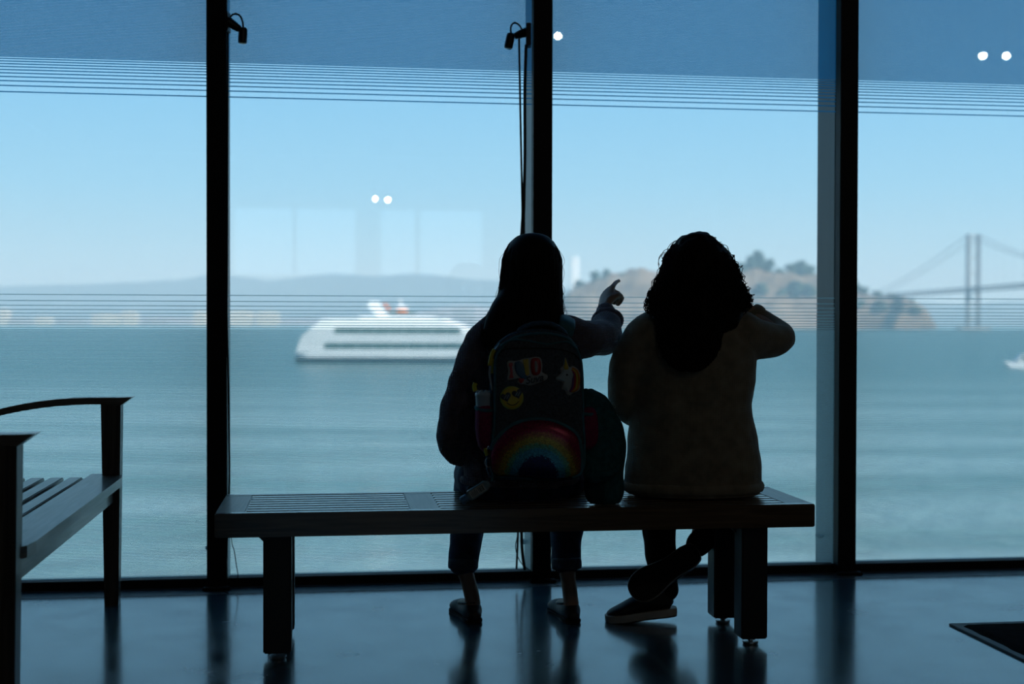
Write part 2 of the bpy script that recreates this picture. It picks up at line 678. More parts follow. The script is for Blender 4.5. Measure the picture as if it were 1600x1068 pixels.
def water_material():
    m = bpy.data.materials.new('bay_water')
    m.use_nodes = True
    nt = m.node_tree
    b = nt.nodes['Principled BSDF']
    b.inputs['Roughness'].default_value = 0.22
    b.inputs['IOR'].default_value = 1.33
    tc = nt.nodes.new('ShaderNodeTexCoord')
    mp = nt.nodes.new('ShaderNodeMapping')
    mp.inputs['Scale'].default_value = (0.010, 0.05, 1)
    nt.links.new(tc.outputs['Object'], mp.inputs[0])
    nz = nt.nodes.new('ShaderNodeTexNoise')
    nz.inputs['Scale'].default_value = 2.0
    nz.inputs['Detail'].default_value = 5
    nt.links.new(mp.outputs[0], nz.inputs['Vector'])
    rp = nt.nodes.new('ShaderNodeValToRGB')
    rp.color_ramp.elements[0].position = 0.33
    rp.color_ramp.elements[1].position = 0.68
    rp.color_ramp.elements[0].color = (*WATER_A, 1)
    rp.color_ramp.elements[1].color = (*WATER_B, 1)
    nt.links.new(nz.outputs['Fac'], rp.inputs[0])
    sp = nt.nodes.new('ShaderNodeSeparateXYZ')          # brightness of near water put into its base colour, darker and greener further out
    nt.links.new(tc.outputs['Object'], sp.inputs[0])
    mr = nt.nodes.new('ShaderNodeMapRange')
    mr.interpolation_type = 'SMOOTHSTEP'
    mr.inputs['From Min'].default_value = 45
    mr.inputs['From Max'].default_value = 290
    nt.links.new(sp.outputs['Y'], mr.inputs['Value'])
    near_rp = nt.nodes.new('ShaderNodeValToRGB')
    near_rp.color_ramp.elements[0].position = 0.36
    near_rp.color_ramp.elements[1].position = 0.60
    near_rp.color_ramp.elements[0].color = (*NEAR_BRIGHT_A, 1)
    near_rp.color_ramp.elements[1].color = (*NEAR_BRIGHT_B, 1)
    nt.links.new(nz.outputs['Fac'], near_rp.inputs[0])
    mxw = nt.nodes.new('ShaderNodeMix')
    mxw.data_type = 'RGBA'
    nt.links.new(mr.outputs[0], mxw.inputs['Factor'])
    nt.links.new(near_rp.outputs[0], mxw.inputs[6])
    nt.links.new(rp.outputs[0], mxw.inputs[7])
    nt.links.new(mxw.outputs[2], b.inputs['Base Color'])
    n2 = nt.nodes.new('ShaderNodeTexNoise')
    n2.inputs['Scale'].default_value = 0.35
    n2.inputs['Detail'].default_value = 4
    nt.links.new(tc.outputs['Object'], n2.inputs['Vector'])
    bp = nt.nodes.new('ShaderNodeBump')
    bp.inputs['Strength'].default_value = 1.0
    bp.inputs['Distance'].default_value = 0.8
    nt.links.new(n2.outputs['Fac'], bp.inputs['Height'])
    nt.links.new(bp.outputs[0], b.inputs['Normal'])
    return m


WATER_A, WATER_B = (0.030, 0.135, 0.122), (0.065, 0.175, 0.158)
NEAR_BRIGHT_A, NEAR_BRIGHT_B = (0.135, 0.25, 0.22), (0.33, 0.47, 0.45)
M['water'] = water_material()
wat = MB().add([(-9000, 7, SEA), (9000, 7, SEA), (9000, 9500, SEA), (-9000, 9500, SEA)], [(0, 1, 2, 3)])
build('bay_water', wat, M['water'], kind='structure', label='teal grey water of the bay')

M['scrub'] = mat('dry_hill_scrub', (0.17, 0.125, 0.085), 0.95, var=0.6, scale=0.02, spec=0.1)
M['far_hill'] = mat('far_hill_ground', (0.06, 0.08, 0.08), 0.95, var=0.3, scale=0.003, spec=0.1)
M['tree'] = mat('dark_evergreen', (0.035, 0.06, 0.04), 0.95, var=0.5, scale=0.05, spec=0.1)
M['cream'] = mat('cream_building', (0.66, 0.58, 0.42), 0.8, var=0.08, scale=0.02)
M['grey_build'] = mat('grey_building', (0.34, 0.31, 0.30), 0.8, var=0.2, scale=0.02)
M['window_dark'] = mat('far_window_band', (0.12, 0.14, 0.15), 0.4, var=0.1)
M['steel'] = mat('bridge_steel', (0.16, 0.18, 0.20), 0.6, var=0.1, scale=0.05)
M['pale_steel'] = mat('pale_bridge_steel', (0.50, 0.50, 0.48), 0.6, var=0.1, scale=0.05)
M['concrete'] = mat('pier_concrete', (0.25, 0.25, 0.24), 0.8, var=0.15, scale=0.05)
M['white_paint'] = mat('white_hull_paint', (0.86, 0.87, 0.87), 0.35, var=0.03, scale=0.2)
M['ship_glass'] = mat('green_grey_ship_windows', (0.07, 0.13, 0.11), 0.25, var=0.1)
M['orange'] = mat('orange_paint', (0.75, 0.20, 0.06), 0.5, var=0.1)
M['hull_dark'] = mat('dark_hull', (0.03, 0.045, 0.05), 0.5, var=0.1)


def ridge(name, crest, Y, spread, m, rows=17, rough=0.0, **kw):
    """a hill: crest given as photo pixels at depth Y, sloping to the water on both sides"""
    vals = catmull(crest, 6)
    n = len(vals)
    vs, fs = [], []
    for j in range(rows):
        t = j / (rows - 1) * 2 - 1
        prof = (math.cos(t * math.pi) * 0.5 + 0.5) ** 0.8
        for i, (px, py) in enumerate(vals):
            c = P(px, py, Y)
            h = (c.z - SEA) * prof
            h *= 1 + rough * (0.5 * noise.noise(V((px * 0.03, j * 0.35, 3.1))) + 0.35 * noise.noise(V((px * 0.09, j * 0.8, 7.7)))) * (1 - prof ** 3 * 0.6)
            vs.append(V((c.x * (1 + t * spread / Y), Y + t * spread, SEA - 1 + max(h, 0) + 1 * prof)))
    for j in range(rows - 1):
        for i in range(n - 1):
            fs.append((j * n + i, j * n + i + 1, (j + 1) * n + i + 1, (j + 1) * n + i))
    fs.append(tuple(range(n)))
    fs.append(tuple((rows - 1) * n + i for i in range(n))[::-1])
    mb = MB().add(vs, fs)
    return centred(name, mb, m, smooth=True, **kw)


ridge('mountain_ridge', [(-500, 470), (-250, 452), (-60, 448), (120, 444), (260, 438), (340, 430), (430, 437), (520, 427), (590, 431), (650, 427), (740, 436), (820, 440),
                         (900, 452), (1000, 462), (1100, 480)], 8200, 900, M['far_hill'],
      label='hazy blue mountain ridge on the far left horizon', cat='hill', rough=0.1)
ridge('mountain_ridge', [(1100, 490), (1300, 478), (1420, 472), (1500, 476), (1580, 470), (1700, 473), (1850, 466), (2050, 480)], 8000, 700, M['far_hill'],
      label='low hazy ridge behind the bridge tower on the right', cat='hill', rough=0.1)
ridge('shore_land', [(-400, 503), (-100, 500), (60, 498), (150, 500), (240, 494), (330, 497), (450, 498), (560, 496), (640, 488), (690, 480), (730, 476), (780, 484), (840, 495), (900, 502)],
      5600, 300, M['grey_build'], label='flat low shore across the bay behind the ferry', cat='land', rough=0.3)
YBI = 2650.0
isl_crest = [(858, 511), (872, 478), (890, 455), (915, 443), (940, 434), (970, 424), (1005, 420), (1050, 424), (1100, 424), (1150, 424), (1180, 415), (1215, 424), (1250, 424),
             (1290, 432), (1330, 450), (1360, 460), (1400, 463), (1425, 470), (1445, 482), (1458, 500), (1464, 511)]
ridge('island', isl_crest, YBI, 150, M['scrub'], label='tan scrub covered island rising behind the two people', cat='island', rough=0.5)


def far_tree(px, py, Y, w, h, lab):
    """full rounded crown on a short trunk; px, py is the foot"""
    c = P(px, py, Y)
    t = empty('tree', c, 0, lab, 'tree', 'trees on the island')
    build('trunk', MB().tube([c + V((0, 0, -14)), c + V((0, 0, h * 0.5))], [w * 0.07, w * 0.05], 6), M['tree'], t)
    cr = MB()
    rnd = random.Random(int(px * 13 + py))
    for k in range(11):
        a = rnd.uniform(0, 6.28)
        f = rnd.uniform(0.05, 0.85)
        r = rnd.uniform(0, 0.42) * w * (1 - f * .8)
        cr.ball(c + V((math.cos(a) * r, math.sin(a) * r, h * f)), (w * .24, w * .24, h * .2), 8, 6)
    build('crown', cr, M['tree'], t, smooth=True)


ORD = ['leftmost', 'second from left', 'third from left', 'fourth from left', 'fifth from left', 'sixth from left', 'seventh from left', 'eighth from left', 'ninth from left', 'tenth from left']
for where, Yt, spots in (
        ('of the island evergreens between straight hair and curly hair', YBI - 14, [(905, 447, 24, 16), (930, 441, 30, 22), (948, 434, 24, 18), (972, 436, 26, 12)]),
        ('of the island crest evergreens between curly hair and mullion', YBI - 14, [(1158, 427, 40, 22), (1172, 422, 38, 28), (1186, 419, 36, 34), (1202, 424, 34, 26), (1218, 427, 30, 12), (1236, 429, 36, 24), (1250, 428, 38, 28), (1264, 431, 36, 24)]),
        ('of the island slope evergreens between curly hair and mullion', YBI - 75, [(1190, 458, 40, 22), (1222, 462, 36, 18), (1244, 456, 44, 24), (1262, 462, 44, 26)]),
        ('of the island crest evergreens right of the wide mullion', YBI - 14, [(1336, 454, 36, 20), (1350, 461, 38, 18), (1370, 465, 34, 14), (1392, 468, 36, 13), (1424, 476, 26, 12)]),
        ('of the island slope evergreens right of the wide mullion', YBI - 75, [(1342, 482, 40, 18), (1372, 484, 44, 20), (1402, 488, 44, 20), (1428, 490, 36, 16)])):
    for k, (px, py, w, h) in enumerate(spots):
        far_tree(px, py, Yt, w, h, f'{ORD[k]} {where}')

# pale buildings along the far shore
M['pane'] = M['window_dark']
shore = [(-2, 10, 482, 506, 0, 'cream block on the far shore cut by the left frame edge'),
         (14, 44, 496, 507, 1, 'low grey shed on the far shore beside the leftmost cream block'),
         (54, 78, 494, 508, 0, 'small cream shed on the far shore above the wooden armrest'),
         (88, 130, 497, 508, 1, 'long low grey shed on the far shore left of the cream pair'),
         (143, 186, 490, 507, 0, 'wide cream warehouse on the far shore, left of its taller twin'),
         (190, 212, 486, 507, 0, 'taller cream warehouse on the far shore with a stepped roof'),
         (222, 262, 496, 508, 1, 'grey low block on the far shore between cream warehouse and mullion'),
         (302, 322, 486, 508, 0, 'cream block on the far shore just left of the left mullion'),
         (357, 393, 485, 508, 0, 'cream warehouse on the far shore just right of the left mullion'),
         (401, 434, 486, 508, 0, 'cream warehouse on the far shore nearest to the ferry'),
         (660, 700, 484, 500, 1, 'grey block on the far shore above the ferry bow'),
         (704, 742, 478, 500, 1, 'taller grey block on the far shore beside the long straight hair')]
for x0, x1, y0, y1, k, lab in shore:
    Y = 5180.0
    a, b = P(x0, y1, Y), P(x1, y0, Y)
    t = empty('waterfront_building', ((a.x + b.x) / 2, Y + 25, SEA), 0, lab, 'building', 'buildings on the far shore')
    h = b.z - SEA
    body = MB().bbox((a.x, Y, SEA), (b.x, Y + 50, SEA + h * 0.92))
    build('wall', body, M['cream'] if k == 0 else M['grey_build'], t)
    build('roof', MB().prism([(a.x - 1, Y - 1, SEA + h * 0.92), (b.x + 1, Y - 1, SEA + h * 0.92), ((a.x + b.x) / 2, Y - 1, SEA + h)], (0, 52, 0)),
          M['cream'] if k == 0 else M['grey_build'], t)
    for q in range(2):
        zz = SEA + h * (0.30 + 0.32 * q)
        build('window_band', MB().bbox((a.x + 4, Y - 0.6, zz), (b.x - 4, Y + 0.2, zz + h * 0.07)), M['pane'], t)

# white tower of the farther bridge span behind the island
Y = 3700.0
c = P(898, 470, Y)
t = empty('bridge_tower', c, 0, 'slim white tower between the straight haired head and pointing hand', 'tower')
for s in (-1, 1):
    build('leg', MB().tube([V((c.x + s * 7.5, c.y, SEA - 1)), P(898 + s * 3.0, 401, Y)], [(7.2, 6), (6.2, 6)], 6), M['white_paint'], t)
for py in (408, 424, 440):
    build('cross_beam', MB().bbox(P(895, py + 1, Y) - V((0, 3, 0)), P(901, py - 1, Y) + V((0, 3, 0))), M['white_paint'], t)

# suspension bridge running away from the viewer towards the island
BX, BTY = 760.0, 2217.0
zdeck, ztop = P(1520, 452, BTY).z, P(1520, 366, BTY).z
bt = empty('bridge_tower', (BX, BTY, SEA), 0, 'grey steel suspension bridge tower with crossed bracing', 'tower')
for s in (-1, 1):
    build('leg', MB().bbox((BX + s * 8.8 - 2.2, BTY - 4, SEA + 3), (BX + s * 8.8 + 2.2, BTY + 4, ztop)), M['steel'], bt)
nb = 6
zs = [SEA + 6 + (ztop - SEA - 8) * k / nb for k in range(nb + 1)]
for k in range(nb):
    for s in (-1, 1):
        build('brace', MB().tube([V((BX - s * 8.8, BTY, zs[k])), V((BX + s * 8.8, BTY, zs[k + 1]))], 0.9, 6), M['pale_steel'], bt)
    build('strut', MB().bbox((BX - 8.8, BTY - 2, zs[k + 1] - 1.0), (BX + 8.8, BTY + 2, zs[k + 1] + 1.0)), M['pale_steel'], bt)
build('pier', MB().bbox((BX - 25, BTY - 14, SEA - 2), (BX + 25, BTY + 14, SEA + 5)), M['concrete'], bt)
bd = empty('bridge_deck', (BX, BTY, zdeck), 0, 'double deck roadway of the bridge rising to the right edge', 'bridge')
Y0, Y1 = 1500.0, 2950.0
build('upper_deck', MB().bbox((BX - 9, Y0, zdeck + 2.2), (BX + 9, Y1, zdeck + 3.6)), M['steel'], bd)
build('lower_deck', MB().bbox((BX - 9, Y0, zdeck - 3.6), (BX + 9, Y1, zdeck - 2.2)), M['steel'], bd)
for s in (-1, 1):
    tr_ = MB()
    y = Y0
    k = 0
    while y < Y1 - 12:
        z0, z1 = (zdeck - 2.6, zdeck + 2.6) if k % 2 == 0 else (zdeck + 2.6, zdeck - 2.6)
        tr_.tube([V((BX + s * 9, y, z0)), V((BX + s * 9, y + 12, z1))], 0.45, 4)
        y += 12
        k += 1
    build('truss', tr_, M['steel'], bd, kind='stuff')
for s in (-1, 1):
    x = BX + s * 9
    pts = []
    for k in range(31):
        y = BTY + 560 * k / 30
        f = k / 30
        pts.append(V((x, y, ztop + (zdeck + 8 - ztop) * (1.32 * f - 0.32 * f * f))))
    for k in range(1, 31):
        f = k / 30
        pts.insert(0, V((x, BTY - 600 * f, zdeck + 14 + (ztop - zdeck - 14) * (1 - f) ** 2)))
    cb = build('main_cable', MB().tube(pts, 0.62, 6), M['steel'], bd)
    hg = MB()
    for p in pts[::2]:
        if p.z > zdeck + 6:
            hg.tube([p, V((p.x, p.y, zdeck + 3))], 0.09, 4)
    build('hanger_ropes', hg, M['steel'], cb, kind='stuff')

# ---- ferry
FY = 311.0


def fz(py):
    return P(600, py, FY).z


def fx(px):
    return P(px, 520, FY).x


fr = empty('ferry', (fx(600), FY + 5, SEA), 0, 'white two deck passenger ferry with slanted funnel on the bay', 'ferry')


def deck_block(x0, x1, top0, top1, z0, z1, half, name, m):
    """cabin block; ends rake from the floor line x0..x1 to the roof line top0..top1, rounded in plan"""
    yc = FY + 5
    vs = []
    for (a, b, z) in ((x0, x1, z0), (top0, top1, z1)):
        L = b - a
        vs += [V((a, yc - half * .75, z)), V((a + L * .06, yc - half, z)), V((b - L * .07, yc - half, z)), V((b, yc - half * .5, z)),
               V((b, yc + half * .5, z)), V((b - L * .07, yc + half, z)), V((a + L * .06, yc + half, z)), V((a, yc + half * .75, z))]
    fs = [tuple(range(8))[::-1], tuple(range(8, 16))] + [(i, (i + 1) % 8, 8 + (i + 1) % 8, 8 + i) for i in range(8)]
    return build(name, MB().add(vs, fs), m, fr)


for s in (-1, 1):      # two slender hulls
    yc = FY + 5 + s * 3.6
    lo, hi = SEA - 0.6, fz(557)
    prof = [(fx(461), yc - 1.3), (fx(715), yc - 1.3), (fx(768), yc), (fx(715), yc + 1.3), (fx(461), yc + 1.3)]
    h_ = build('hull', MB().add([V((x, y, lo)) for x, y in [(fx(463), yc - 1), (fx(705), yc - 1), (fx(755), yc), (fx(705), yc + 1), (fx(463), yc + 1)]] + [V((x, y, hi)) for x, y in prof],
                                [(4, 3, 2, 1, 0), (5, 6, 7, 8, 9)] + [(i, (i + 1) % 5, 5 + (i + 1) % 5, 5 + i) for i in range(5)]), M['hull_dark'], fr)
deck_block(fx(459), fx(768), fx(462), fx(772), fz(558), fz(545), 5.0, 'main_deck_side', M['white_paint'])
deck_block(fx(466), fx(760), fx(470), fx(757), fz(545), fz(535.5), 4.7, 'lower_cabin', M['white_paint'])
deck_block(fx(466), fx(759), fx(474), fx(753), fz(535.5), fz(521), 4.9, 'bulwark', M['white_paint'])
deck_block(fx(484), fx(742), fx(492), fx(734), fz(521), fz(512), 4.4, 'upper_cabin', M['white_paint'])
deck_block(fx(487), fx(738), fx(503), fx(698), fz(512), fz(497), 4.7, 'roof', M['white_paint'])
for (x0, x1, y0, y1, half) in ((519, 720, 512.5, 521, 4.45), (506, 742, 536.5, 544.5, 4.75)):
    n_p = 9
    for k in range(n_p):
        a = fx(x0 + (x1 - x0) * k / n_p)
        b = fx(x0 + (x1 - x0) * (k + 0.95) / n_p)
        yc = FY + 5
        build('cabin_window', MB().bbox((a, yc - half - 0.14, fz(y1)), (b, yc - half - 0.02, fz(y0))), M['ship_glass'], fr)
# stern stairs and slanted corner fin
build('stern_screen', MB().prism([V((fx(462), FY + .15, fz(551))), V((fx(507), FY + .15, fz(551))), V((fx(521), FY + .15, fz(521))), V((fx(526), FY + .15, fz(500))), V((fx(503), FY + .15, fz(499))),
                                  V((fx(486), FY + .15, fz(512))), V((fx(470), FY + .15, fz(527)))], (0, 0.4, 0)), M['white_paint'], fr)
fn = MB().prism([V((fx(592), FY + 3.2, fz(498))), V((fx(610), FY + 3.2, fz(498))), V((fx(598), FY + 3.2, fz(484))), V((fx(588), FY + 3.2, fz(470))), V((fx(575), FY + 3.2, fz(470))), V((fx(572), FY + 3.2, fz(478)))], (0, 3.6, 0))
build('funnel', fn, M['white_paint'], fr)
build('funnel_stripe', MB().prism([V((fx(596), FY + 3.4, fz(473))), V((fx(599), FY + 3.4, fz(473))), V((fx(608), FY + 3.4, fz(484))), V((fx(604), FY + 3.4, fz(484)))], (0, 3.2, 0)), M['orange'], fr)
build('mast_house', MB().bbox((fx(617), FY + 4, fz(491)), (fx(634), FY + 6.4, fz(478)), 0.1), M['white_paint'], fr)
build('mast', MB().tube([V((fx(625), FY + 5, fz(480))), V((fx(622), FY + 5, fz(467)))], 0.25, 6), M['white_paint'], fr)
build('life_raft', MB().lathe((fx(617), FY + 3.6, fz(486)), (1, 0, 0), [(0, .2), (.15, .5), (fx(635) - fx(617) - .15, .5), (fx(635) - fx(617), .2)], 10), M['orange'], fr, smooth=True)
build('top_rail', MB().bbox((fx(604), FY + 1.2, fz(490.5)), (fx(650), FY + 1.3, fz(487.5))), M['ship_glass'], fr)
build('rail_deck', MB().bbox((fx(560), FY + 1.2, fz(498)), (fx(680), FY + 8.6, fz(494))), M['white_paint'], fr)

# ---- motor boat at the right edge
Y = 291.0
b0 = P(1572, 574, Y)
mbt = empty('motor_boat', (P(1602, 574, Y).x, Y, SEA), 0, 'small white motor boat at the right frame edge', 'boat')
L, hz = P(1632, 574, Y).x - b0.x, SEA
build('hull', MB().add([V((b0.x + 1.2, Y - 1.2, hz - .3)), V((b0.x + L, Y - 1.4, hz - .3)), V((b0.x + L, Y + 1.4, hz - .3)), V((b0.x + 1.2, Y + 1.2, hz - .3)),
                        V((b0.x - .6, Y - .2, hz + 1.3)), V((b0.x + L, Y - 1.7, hz + 1.0)), V((b0.x + L, Y + 1.7, hz + 1.0)), V((b0.x - .6, Y + .2, hz + 1.3))],
                       [(3, 2, 1, 0), (4, 5, 6, 7), (0, 1, 5, 4), (1, 2, 6, 5), (2, 3, 7, 6), (3, 0, 4, 7)]), M['white_paint'], mbt)
build('cabin', MB().prism([V((b0.x + 1.6, Y - 1.1, hz + 1.0)), V((b0.x + 6.4, Y - 1.1, hz + 1.0)), V((b0.x + 6.2, Y - 1.1, hz + 2.9)), V((b0.x + 3.0, Y - 1.1, hz + 2.9))], (0, 2.2, 0)), M['white_paint'], mbt)
build('cabin_window', MB().prism([V((b0.x + 2.7, Y - 1.16, hz + 1.7)), V((b0.x + 6.0, Y - 1.16, hz + 1.7)), V((b0.x + 6.0, Y - 1.16, hz + 2.5)), V((b0.x + 3.1, Y - 1.16, hz + 2.5))], (0, .05, 0)), M['ship_glass'], mbt)

# ---- haze over the bay
if HAZE > 0:
    hm = bpy.data.materials.new('sea_haze')
    hm.use_nodes = True
    nt = hm.node_tree
    nt.nodes.clear()
    o_ = nt.nodes.new('ShaderNodeOutputMaterial')
    vs_ = nt.nodes.new('ShaderNodeVolumeScatter')
    vs_.inputs['Color'].default_value = (0.62, 0.85, 1.0, 1)
    vs_.inputs['Density'].default_value = HAZE
    vs_.inputs['Anisotropy'].default_value = 0.0
    nt.links.new(vs_.outputs[0], o_.inputs['Volume'])
    hz_ = build('sea_haze', MB().bbox((-8900, 60, SEA + 0.4), (8900, 9300, 330)), hm, kind='stuff', label='thin pale haze hanging over the bay', cat='haze')

# ------------------------------------------------------------------ slatted bench in the middle
B0 = V((-0.8636, 3.898, 0))
BL, BD, BZ, BH = 1.817, 0.455, 0.445, 0.071
be = empty('slatted_bench', B0, TH, 'long brown slatted wooden bench on black square legs under the two people', 'bench')
build('front_beam', MB().bbox((0, 0, BZ - BH), (BL, 0.036, BZ), .003), M['bench_wood'], be, local=True)
build('rear_beam', MB().bbox((0, BD - 0.036, BZ - BH), (BL, BD, BZ), .003), M['bench_wood'], be, local=True)
M['bench_wood_y'] = wood('brown_bench_wood_crosswise', (0.075, 0.045, 0.02), (0.15, 0.095, 0.05), 0.35, 'Y')
cross = [(0.0, 0.085), (0.57, 0.66), (1.157, 1.247), (BL - 0.085, BL)]
for a, b in cross:
    build('cross_board', MB().bbox((a, 0.0365, BZ - (BH if a in (0.0, BL - 0.085) else 0.04)), (b, BD - 0.0365, BZ - 0.0006), .002), M['bench_wood_y'], be, local=True)
n_s, gap = 7, 0.0145
sw = (BD - 0.072 - (n_s + 1) * gap) / n_s
for bay in range(3):
    a, b = cross[bay][1] + .0005, cross[bay + 1][0] - .0005
    proto = None
    for k in range(n_s):
        y = 0.036 + gap + k * (sw + gap)
        if proto is None:
            proto = build('slat', MB().bbox((a, 0, BZ - 0.034), (b, sw, BZ - 0.0004), .002), M['bench_wood'], be, local=True)
            proto.location = (0, y, 0)
        else:
            s_ = clone(proto, be)
            s_.location = (0, y, 0)
for u in (0.137, 1.597):
    for w in (0.040, 0.340):
        x0, x1 = u, u + 0.083
        lg = build('leg', MB().bbox((x0, w, 0.022), (x1, w + 0.083, BZ - BH + 0.012), .004), M['black_leg'], be, local=True)
        xc, yc = (x0 + x1) / 2, w + 0.0415
        build('levelling_foot', MB().lathe((xc, yc, 0), (0, 0, 1), [(0, .022), (.004, .025), (.009, .025), (.0095, .008), (.0135, .008), (.014, .016), (.0215, .016)], 16), M['chrome'], lg, local=True, smooth=False)
    build('leg_stretcher', MB().bbox((u + 0.02, 0.123, BZ - BH - 0.03), (u + 0.063, 0.340, BZ - BH + 0.01), .002), M['black_leg'], be, local=True)
    build('corner_bracket', MB().prism([(u - 0.0005, 0.1, BZ - BH), (u - 0.0005, 0.1, BZ - BH - 0.03), (u - 0.03, 0.1, BZ - BH)], (0, 0.02, 0)), M['black_leg'], be, local=True)

# ------------------------------------------------------------------ wooden armchair bench at the left edge
G0 = W(-1.47, -1.0825, 0)
gb = empty('garden_bench', G0, TH, 'weathered wooden bench with curved armrests cut by the left frame edge', 'bench')
HL = 0.79
M['teak_y'] = wood('weathered_teak_lengthwise', (0.11, 0.095, 0.075), (0.22, 0.19, 0.155), 0.40, 'Y', coat=0.5)
M['teak_z'] = wood('weathered_teak_upright', (0.05, 0.04, 0.03), (0.11, 0.09, 0.07), 0.45, 'Z')


def taper(x, y, z0, z1, a0, b0, a1, b1):
    vs = []
    for z, a, b in ((z0, a0, b0), (z1, a1, b1)):
        vs += [V((x - a, y - b, z)), V((x + a, y - b, z)), V((x + a, y + b, z)), V((x - a, y + b, z))]
    return MB().add(vs, [(3, 2, 1, 0), (4, 5, 6, 7), (0, 1, 5, 4), (1, 2, 6, 5), (2, 3, 7, 6), (3, 0, 4, 7)])


for s in (-1, 1):
    y = s * HL
    build('front_leg', taper(0, y, 0, 0.715, 0.024, 0.026, 0.034, 0.033), M['teak_z'], gb, local=True)
    bp_ = MB().tube([V((-.56, y, 0)), V((-.55, y, .42)), V((-.60, y, .70)), V((-.68, y, .98))], [(.03, .03)] * 4, 4, side=V((1, 1, 0)), sub=4)
    build('back_post', bp_, M['teak_z'], gb, local=True)
    # armrest: flat on the front post with a wedge tip, dropping in a long curve towards the back
    prof = []
    for k in range(13):
        x = 0.034 - 0.66 * k / 12
        d = max(0, (0.06 - x) - 0.13)
        prof.append((x, 0.736 - 0.40 * d * d))
    top = [(0.075, 0.737)] + prof
    bot = [(x, z - 0.028 + (0.004 if k else 0)) for k, (x, z) in enumerate(prof)][::-1]
    bot.append((0.040, 0.712))
    poly = [V((x, y - 0.035, z)) for x, z in top] + [V((x, y - 0.035, z)) for x, z in bot]
    build('armrest', MB().prism(poly, (0, 0.07, 0)), M['teak'], gb, local=True)
    build('side_rail', MB().bbox((-0.53, y - 0.018, 0.36), (-0.03, y + 0.018, 0.425), .003), M['teak'], gb, local=True)
SZ = 0.462
fb = [V((-0.075, -HL - .03, SZ - .03)), V((-0.075, HL + .03, SZ - .03))]
edge = []
for k in range(25):
    f = k / 24 * 2 - 1
    edge.append(V((0.048 - 0.045 * max(0, abs(f) - 0.86) / 0.14 * max(0, abs(f) - 0.86) / 0.14, -f * (HL + .03), SZ - .03)))
build('front_board', MB().prism(fb + edge, (0, 0, 0.03)), M['teak_y'], gb, local=True)
build('apron', MB().bbox((-0.02, -HL + .03, SZ - .098), (0.008, HL - .03, SZ - .031), .003), M['teak_y'], gb, local=True)
x = -0.075 - 0.019
proto = None
for k in range(6):
    if proto is None:
        proto = build('seat_slat', MB().bbox((-0.046, -HL + .04, SZ - .026), (0, HL - .04, SZ - .004), .003), M['teak_y'], gb, local=True)
        proto.location = (x, 0, 0)
    else:
        c_ = clone(proto, gb)
        c_.location = (x, 0, 0)
    x -= 0.065
for y in (-0.26, 0.26):
    build('seat_batten', MB().bbox((-0.52, y - .02, SZ - .06), (-0.021, y + .02, SZ - .027), .002), M['teak'], gb, local=True)
build('rear_rail', MB().bbox((-.575, -HL + .03, .37), (-.54, HL - .03, .43), .003), M['teak_y'], gb, local=True)
build('top_rail', MB().bbox((-.695, -HL + .03, .90), (-.665, HL - .03, .97), .003), M['teak_y'], gb, local=True)
proto = None
for k in range(13):
    y = -0.66 + 0.11 * k
    if proto is None:
        proto = build('back_slat', MB().tube([V((-.556, 0, .42)), V((-.60, 0, .70)), V((-.676, 0, .91))], [(.022, .009)] * 3, 4, side=V((0, 1, 0)), sub=3), M['teak_z'], gb, local=True)
        proto.location = (0, y, 0)
    else:
        c_ = clone(proto, gb)
        c_.location = (0, y, 0)

# ------------------------------------------------------------------ door mat at the right
M['mat_pile'] = mat('black_mat_pile', (0.004, 0.004, 0.005), 1.0, var=0.3, scale=90, bump=0.8, bscale=400, spec=0.05)
M['mat_rubber'] = mat('black_rubber_edge', (0.012, 0.012, 0.013), 0.55, var=0.1)
mc = P(1482, 977, 4.46)
mc.z = 0
dm = empty('floor_mat', mc, TH, 'black floor mat with rubber border at the lower right corner', 'mat')
build('rubber_border', MB().bbox((0, -1.2, 0), (1.8, 0, 0.006), .002), M['mat_rubber'], dm, local=True)
pl = MB()
nx, ny = 60, 40
vs, fs = [], []
for i in range(nx + 1):
    for j in range(ny + 1):
        rim = i in (0, nx) or j in (0, ny)
        vs.append(V((0.025 + 1.75 * i / nx + random.uniform(-.003, .003), -1.175 + 1.15 * j / ny + random.uniform(-.003, .003), 0.0055 if rim else 0.0115 + random.uniform(-.0015, .0015))))
for i in range(nx):
    for j in range(ny):
        a = i * (ny + 1) + j
        fs.append((a, a + ny + 1, a + ny + 2, a + 1))
build('pile', pl.add(vs, fs), M['mat_pile'], dm, local=True)

# ------------------------------------------------------------------ clip-on spot lamps and their cords
M['lamp_black'] = mat('black_lamp_metal', (0.007, 0.007, 0.008), 0.4, var=0.1)
M['lamp_lens'] = mat('yellowish_lamp_lens', (0.35, 0.30, 0.15), 0.3, var=0.1)
M['cord'] = mat('black_cord', (0.008, 0.012, 0.010), 0.6, var=0.1)


def px_path(pts, Y):
    return [P(a, b, Y if not isinstance(Y, (list, tuple)) else Y[i]) for i, (a, b) in enumerate(pts)]


